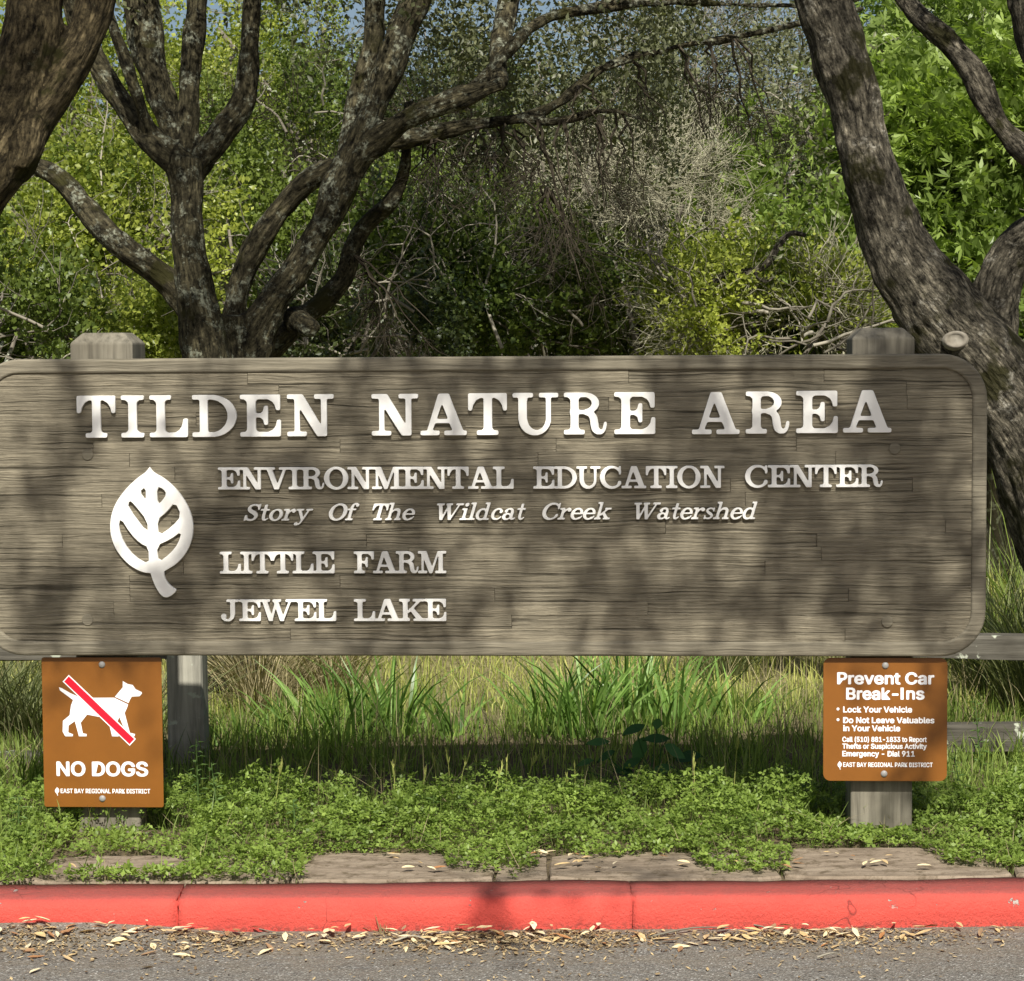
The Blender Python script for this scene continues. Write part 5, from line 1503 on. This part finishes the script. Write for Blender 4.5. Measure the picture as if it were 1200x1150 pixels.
for (px, Y, n, h, m_, lab) in ((1180, 7.6, 260, .62, M_OLIVE, 'tall olive grass clump rising beside the right end of the sign'), (1230, 7.3, 240, .70, M_OLIVE, 'tall grass clump at the right edge under the leaning trunk'), (1165, 8.3, 200, .72, M_OLIVE, 'tall shaded grass clump behind the right end of the sign'), (1215, 8.4, 200, .8, M_GRASS, 'green grass clump against the right edge'),
                            (10, 7.0, 200, .40, M_OLIVE, 'pale long grass clump at the left edge between the rails'), (40, 6.9, 160, .36, M_OLIVE, 'pale long grass clump touching the left side of the no-dogs sign'), (-30, 7.1, 160, .42, M_OLIVE, 'long grass clump cut by the left edge'),
                            (165, 7.1, 120, .34, M_OLIVE, 'grass clump between the no-dogs sign and the fence post'), (20, 6.2, 120, .16, M_GRASS, 'short grass clump below the left rail')):
    tussock('tall_grass_clump', 'grass', lab, px, Y, n, h, .0052, .1, m_, .8, .5, .14, group=G3)

# foxtail seed heads standing in front of the shaded grass
G4 = 'foxtail grasses along the back of the clover'
for i in range(26):
    px = random.choice([random.uniform(480, 640), random.uniform(860, 960), random.uniform(250, 480), random.uniform(640, 900)])
    Yf = random.uniform(5.70, 6.05); b = at(px, 800, Yf); gz = 0
    hh = random.uniform(.06, .15)
    lx, ly = random.gauss(0, .012), random.gauss(0, .012)
    mb = MB(); p0 = Vector((b.x, Yf, gz)); p1 = p0 + Vector((lx, ly, hh)); p2 = p1 + Vector((lx * .8, ly * .8, .035))
    if i == 0: 
        pass
    t = thing('foxtail_grass', 'pale foxtail grass stalk standing at the back of the clover mat', 'grass', tuple(p0), 0, G4)
    mb.tube([p0, p0.lerp(p1, .5), p1], [.0012, .0011, .0009], 3, cap=False, c=.6); mb.build('stalk', M_GRASSY, t)
    mb = MB(); mb.tube([p1, p1.lerp(p2, .35), p1.lerp(p2, .7), p2], [.0012, .0030, .0026, .0006], 5, cap=False, c=.35)
    for q in range(8):
        s_ = p1.lerp(p2, random.random()); e = s_ + Vector((random.gauss(0, .0025), random.gauss(0, .002), .020)); mb.tube([s_, e], [.0006, .0003], 3, cap=False, c=1.0)
    mb.build('seed_head', M_GRASSY, t)

# broad dark leaves
M_BROAD = leaf_mat('broad_dark_leaves', (0.03, 0.085, 0.02), (0.07, 0.17, 0.045), .25, .6, .2)
Yp = 5.95; b = at(765, 900, Yp)
t = thing('broad_leaved_plant', 'dark green plant with broad oval leaves in front of the strap-leaved clumps', 'plant', (b.x, Yp, 0))
mbs = MB()
for (px, py, ln, wd, an) in ((775, 866, 26, 9, 170), (748, 853, 24, 8, 195), (752, 872, 22, 10, 250), (800, 888, 30, 13, 20), (785, 878, 22, 12, 330), (745, 893, 20, 9, 200), (706, 870, 22, 8, 175), (715, 884, 18, 8, 210), (780, 902, 24, 12, 190), (812, 900, 22, 11, 350), (735, 905, 20, 9, 160), (690, 893, 16, 7, 190), (770, 850, 14, 6, 80), (760, 915, 24, 11, 300)):
    c = at(px, py, Yp + random.uniform(-.07, .07)); s_ = 1 / ppm(Yp); a = R(an)
    d_ = Vector((math.cos(a), random.uniform(-.5, .3), math.sin(a) * .8)).normalized(); q_ = d_.cross(Vector((random.uniform(-.3, .3), -.5, 1))).normalized(); n_ = q_.cross(d_)
    mb = MB(); v = []; f = []
    prof = [(0, .05), (.18, .65), (.42, 1.0), (.68, .82), (.88, .4), (1.0, .02)]
    for (u_, w_) in prof:
        cc = c + d_ * (u_ - .3) * ln * s_ * 1.3 - Vector((0, 0, 1)) * .010 * u_ * u_
        for sg in (-1, 0, 1): v.append(tuple(cc + q_ * sg * w_ * wd * s_ + n_ * (abs(sg) * .004)))
    for i in range(5):
        for j in (0, 1): a_ = i * 3 + j; f.append((a_, a_ + 1, a_ + 4, a_ + 3))
    mb.add(v, f, random.random()); mb.build('leaf', M_BROAD, t, smooth=True)
    mbs.tube([Vector((b.x + random.gauss(0, .02), Yp, 0)), c + Vector((0, .01, -.03)), c - d_ * .3 * ln * s_], [.0028, .002, .0015], 4, c=.3)
mbs.build('stem', M_BROAD, t)

# larger leafy weeds standing out of the clover
G5 = 'leafy weeds standing in the clover'
M_WEED = leaf_mat('pale_weed_leaves', (0.07, 0.13, 0.03), (0.17, 0.26, 0.08), .3, .5, .3)
for (px, py, Y, h, lab) in ((232, 890, 5.75, .20, 'tall lance-leaved weed right of the no-dogs sign'), (255, 905, 5.7, .15, 'lance-leaved weed in the clover below the fence post'), (845, 925, 5.8, .12, 'pale leafy weed at the edge of the clover left of the warning sign'), (1128, 915, 5.8, .14, 'leafy weed right of the warning sign post'), (345, 960, 5.5, .09, 'small pale weed in the clover mat left of middle'), (20, 960, 5.5, .11, 'small weed at the left edge of the clover'), (160, 925, 5.7, .13, 'weed pressed against the right side of the no-dogs sign'), (505, 935, 5.6, .08, 'weed in the middle of the clover mat'), (1000, 945, 5.6, .08, 'weed beside the foot of the warning sign post'), (1150, 870, 6.2, .22, 'leafy weed in front of the lower right rail')):
    b = at(px, 900, Y); t = thing('leafy_weed', lab, 'plant', (b.x, Y, 0), 0, G5)
    mb = MB(); tip = Vector((b.x + random.gauss(0, .02), Y + random.gauss(0, .02), h)); mb.tube([(b.x, Y, 0), Vector((b.x, Y, 0)).lerp(tip, .5), tip], [.0022, .0018, .001], 4, c=.5); mb.build('stem', M_WEED, t)
    n = int(h * 90) + 4; v = []; f = []; mb = MB()
    for i in range(n):
        c = Vector((b.x, Y, 0)).lerp(tip, .15 + .85 * i / n); a = i * 2.4; l_ = random.uniform(.025, .045) * (1.1 - .4 * i / n)
        d_ = Vector((math.cos(a), math.sin(a), random.uniform(.1, .6))).normalized(); q_ = d_.cross(Vector((0, 0, 1))).normalized()
        v = [tuple(c), tuple(c + d_ * l_ * .4 + q_ * l_ * .16), tuple(c + d_ * l_ - Vector((0, 0, l_ * .25))), tuple(c + d_ * l_ * .4 - q_ * l_ * .16)]
        mb.add(v, [(0, 1, 2), (0, 2, 3)], random.random())
    mb.build('leaves', M_WEED, t, recalc=False)

# ------------------------------------------------------------------ fallen leaves, twigs, litter
def fall_mat(name, a, b):
    m = NT(name); oi = m.n('ShaderNodeObjectInfo'); c = m.ramp(oi.outputs['Random'], [(0.0, a), (1.0, b)])
    v = m.coords('Object'); c = m.mix(.5, c, m.ramp(m.noise(v, 4.0, 5), [(.35, .55), (.65, 1.1)]), 'MULTIPLY')
    return m.done(c, .7, None, .25)
FALL = (('cream', .38, fall_mat('cream_fallen_leaf', (0.74, 0.60, 0.33), (0.70, 0.60, 0.40))), ('tan', .80, fall_mat('tan_fallen_leaf', (0.60, 0.44, 0.20), (0.50, 0.36, 0.19))), ('rusty brown', 1.0, fall_mat('rusty_fallen_leaf', (0.38, 0.17, 0.06), (0.28, 0.18, 0.10))))
M_FALL = FALL[0][2]
def leafmesh(seed, n=6):
    r_ = random.Random(seed); v = []; f = []; w = r_.uniform(.26, .42); curl = r_.uniform(.05, .3); bend = r_.uniform(-.12, .3)
    prof = [(0, .04), (.15, .6), (.38, 1.0), (.62, .9), (.84, .5), (1.0, .04)]
    for (u_, q) in prof:
        x = u_ - .5
        for sg in (-1, 0, 1):
            v.append((x, sg * q * w / 2 * (1 + r_.uniform(-.12, .12)) + bend * x * x, .02 + abs(sg) * q * curl * .28 + .35 * bend * abs(x) + r_.uniform(0, .02)))
    v.append((-.5, 0, .02)); v.append((-.66, .02, .05)); v.append((-.66, .04, .05))
    for i in range(5):
        for j in (0, 1): a_ = i * 3 + j; f.append((a_, a_ + 3, a_ + 4, a_ + 1))
    f.append((18, 19, 20))
    me = bpy.data.meshes.new('fallen_leaf'); me.from_pydata(v, [], f); me.materials.append(M_FALL)
    me.polygons.foreach_set('use_smooth', [True] * len(me.polygons)); return me
LM = {}
for cn_, _, m_ in FALL:
    LM[cn_] = [leafmesh(s) for s in range(8)]
    for me in LM[cn_]: me.materials[0] = m_
def litter_x():
    r_ = random.random()
    px = (random.gauss(560, 90) if r_ < .28 else random.gauss(960, 70) if r_ < .44 else random.gauss(225, 50) if r_ < .56 else random.gauss(30, 50) if r_ < .66 else random.gauss(690, 40) if r_ < .72 else random.uniform(0, 1200))
    return px
GR = 'dry leaves fallen in the gutter'; first = None
def fallen(x, y, z_, sc, lab, grp):
    u_ = random.random(); cn_ = next(c_ for c_, p_, _ in FALL if u_ <= p_)
    lab = lab.replace('dry leaf', ('broad ' if sc > .034 else 'small ' if sc < .022 else '') + cn_ + ' dry leaf')
    o = bpy.data.objects.new('fallen_leaf', random.choice(LM[cn_])); COL.objects.link(o)
    o.location = (x, y, z_); o.scale = (sc, sc, sc); o.rotation_euler = (random.gauss(0, .14), random.gauss(0, .14), random.uniform(0, 6.28))
    tag(o, lab, 'leaf', grp); return o
ZL = ((60, 'dry leaf in the gutter litter at the left kerb end'), (150, 'dry leaf on the road below the no-dogs sign'), (300, 'dry leaf in the gutter just right of the left kerb crack'), (420, 'dry leaf in the gutter left of the little kerb weed'), (560, 'dry leaf in the gutter heap right of the little kerb weed'), (720, 'dry leaf in the thick gutter heap under mid-sign'), (860, 'dry leaf in the gutter right of the second kerb crack'), (1000, 'dry leaf in the gutter heap below the warning sign'), (9999, 'dry leaf in the gutter at the right end of the red kerb'))
for i in range(300):
    px = litter_x(); dd = abs(random.gauss(0, .055)) if random.random() < .8 else random.uniform(0, .30)
    if dd > .1 and px > 420: dd *= .5
    y = KF - .018 - dd; x = at(px, 1090, y).x
    fallen(x, y, road_h(x, y) + .002 + max(0, .02 - dd * .2) * random.random(), random.uniform(.014, .044), next(l for e_, l in ZL if px < e_), GR)
GP = 'dry leaves on the flagstones'
for i in range(46):
    px = random.choice([random.gauss(440, 40), random.gauss(760, 70), random.gauss(980, 60), random.gauss(660, 30), random.gauss(120, 40)]); y = KY + random.uniform(.05, .24); x = at(px, 1005, y).x
    fallen(x, y, .014, random.uniform(.018, .040), 'dry leaf on the left flagstones below the no-dogs sign' if px < 280 else 'dry leaf on the flagstone left of the middle clover tuft' if px < 560 else 'dry leaf on the flagstone right of the middle clover tuft' if px < 870 else 'dry leaf on the flagstone below the warning sign', GP)
# the finest litter, bits no one could count
n = 6500
px = np.array([litter_x() for _ in range(n)]); dd = np.abs(rng.normal(size=n)) * .075 + rng.uniform(0, .02, n); dd = np.where(rng.uniform(0, 1, n) < .12, rng.uniform(0, .4, n), dd)
yy = KF - .01 - dd; xx = (px - 600) / F_PX * yy
zz = np.array([road_h(a, b_) for a, b_ in zip(xx, yy)]) + .002
V, F, T = [], [], []
a = rng.uniform(0, 6.28, n); l_ = rng.uniform(.002, .008, n); w_ = l_ * rng.uniform(.15, .6, n)
c0 = np.stack([xx, yy, zz + rng.uniform(0, .004, n)], 1); dv = np.stack([np.cos(a), np.sin(a), rng.normal(size=n) * .25], 1) * l_[:, None]; qv = np.stack([-np.sin(a), np.cos(a), rng.normal(size=n) * .25], 1) * w_[:, None]
V = np.stack([c0 - dv, c0 + qv, c0 + dv, c0 - qv], 1).reshape(-1, 3); F = (np.arange(4)[None] + 4 * np.arange(n)[:, None])
M_BITS = leaf_mat('litter_bits', (0.10, 0.06, 0.03), (0.50, 0.38, 0.20), 0, .85, .2)
tag(fast_mesh('leaf_litter', V, F, M_BITS, None, np.repeat(rng.uniform(0, 1, n), 4)), 'fine crumbled leaf litter along the gutter', 'litter', kind='stuff')
GT = 'twigs lying in the gutter'
for (x0, y0, x1, y1, lab) in ((228, 1082, 330, 1094, 'curved reddish twig in the gutter left of middle'), (462, 1103, 505, 1104, 'short dark twig on the road below the kerb weed'), (760, 1098, 860, 1087, 'long reddish twig in the gutter right of middle'), (958, 1122, 985, 1118, 'small dry twig lying on the asphalt at the right'), (860, 1082, 925, 1098, 'thin twig among the right gutter leaves'), (290, 1100, 345, 1098, 'pale twig at the left gutter leaves')):
    a_ = at(x0, y0, 4.78); b_ = at(x1, y1, 4.78)
    def rp(px_, py_):
        dvec = at(px_, py_, 1.0) - Vector((0, 0, CAM_H)); k = (ROADZ + .006 - CAM_H) / dvec.z; return Vector((0, 0, CAM_H)) + dvec * k
    a_, b_ = rp(x0, y0), rp(x1, y1); m_ = a_.lerp(b_, .5) + Vector((0, random.uniform(-.02, .02), .008))
    t = None
    mb = MB(); Q = catmull([tuple(a_), tuple(m_), tuple(b_)], 4); mb.tube([Vector(q) for q in Q], np.linspace(.0028, .001, len(Q)).tolist(), 5, c=random.random())
    m2 = mb.build('twig', M_TWIG if 'pale' in lab or 'dry' in lab else M_TWIGR if 'M_TWIGR' in globals() else M_TWIG, None); tag(m2, lab, 'twig', GT)
# little dry weed growing out of the kerb face
kb = at(450, 1078, KF)
t = thing('kerb_weed', 'small dried weed growing from the foot of the red kerb', 'weed', (kb.x, KF - .02, ROADZ))
XYk = np.tile([[kb.x, KF - .02]], (16, 1)) + rng.normal(size=(16, 2)) * .006
V, F, T = blades(XYk, rng.uniform(.02, .055, 16), np.full(16, .003), rng.normal(size=16) * .5, np.abs(rng.normal(size=16)) * .7, z0=np.full(16, ROADZ))
fast_mesh('leaves', V, F, M_DRY, t, T)
import collections
_c = collections.Counter()
for o in scene.objects:
    if o.type == 'MESH': _c[(o.parent.name if o.parent else '') + '>' + o.name.split('.')[0]] += len(o.data.polygons)
if 0: print(_c.most_common(25))
print('tris', sum(len(o.data.polygons) for o in scene.objects if o.type == 'MESH'), 'objs', len(scene.objects))
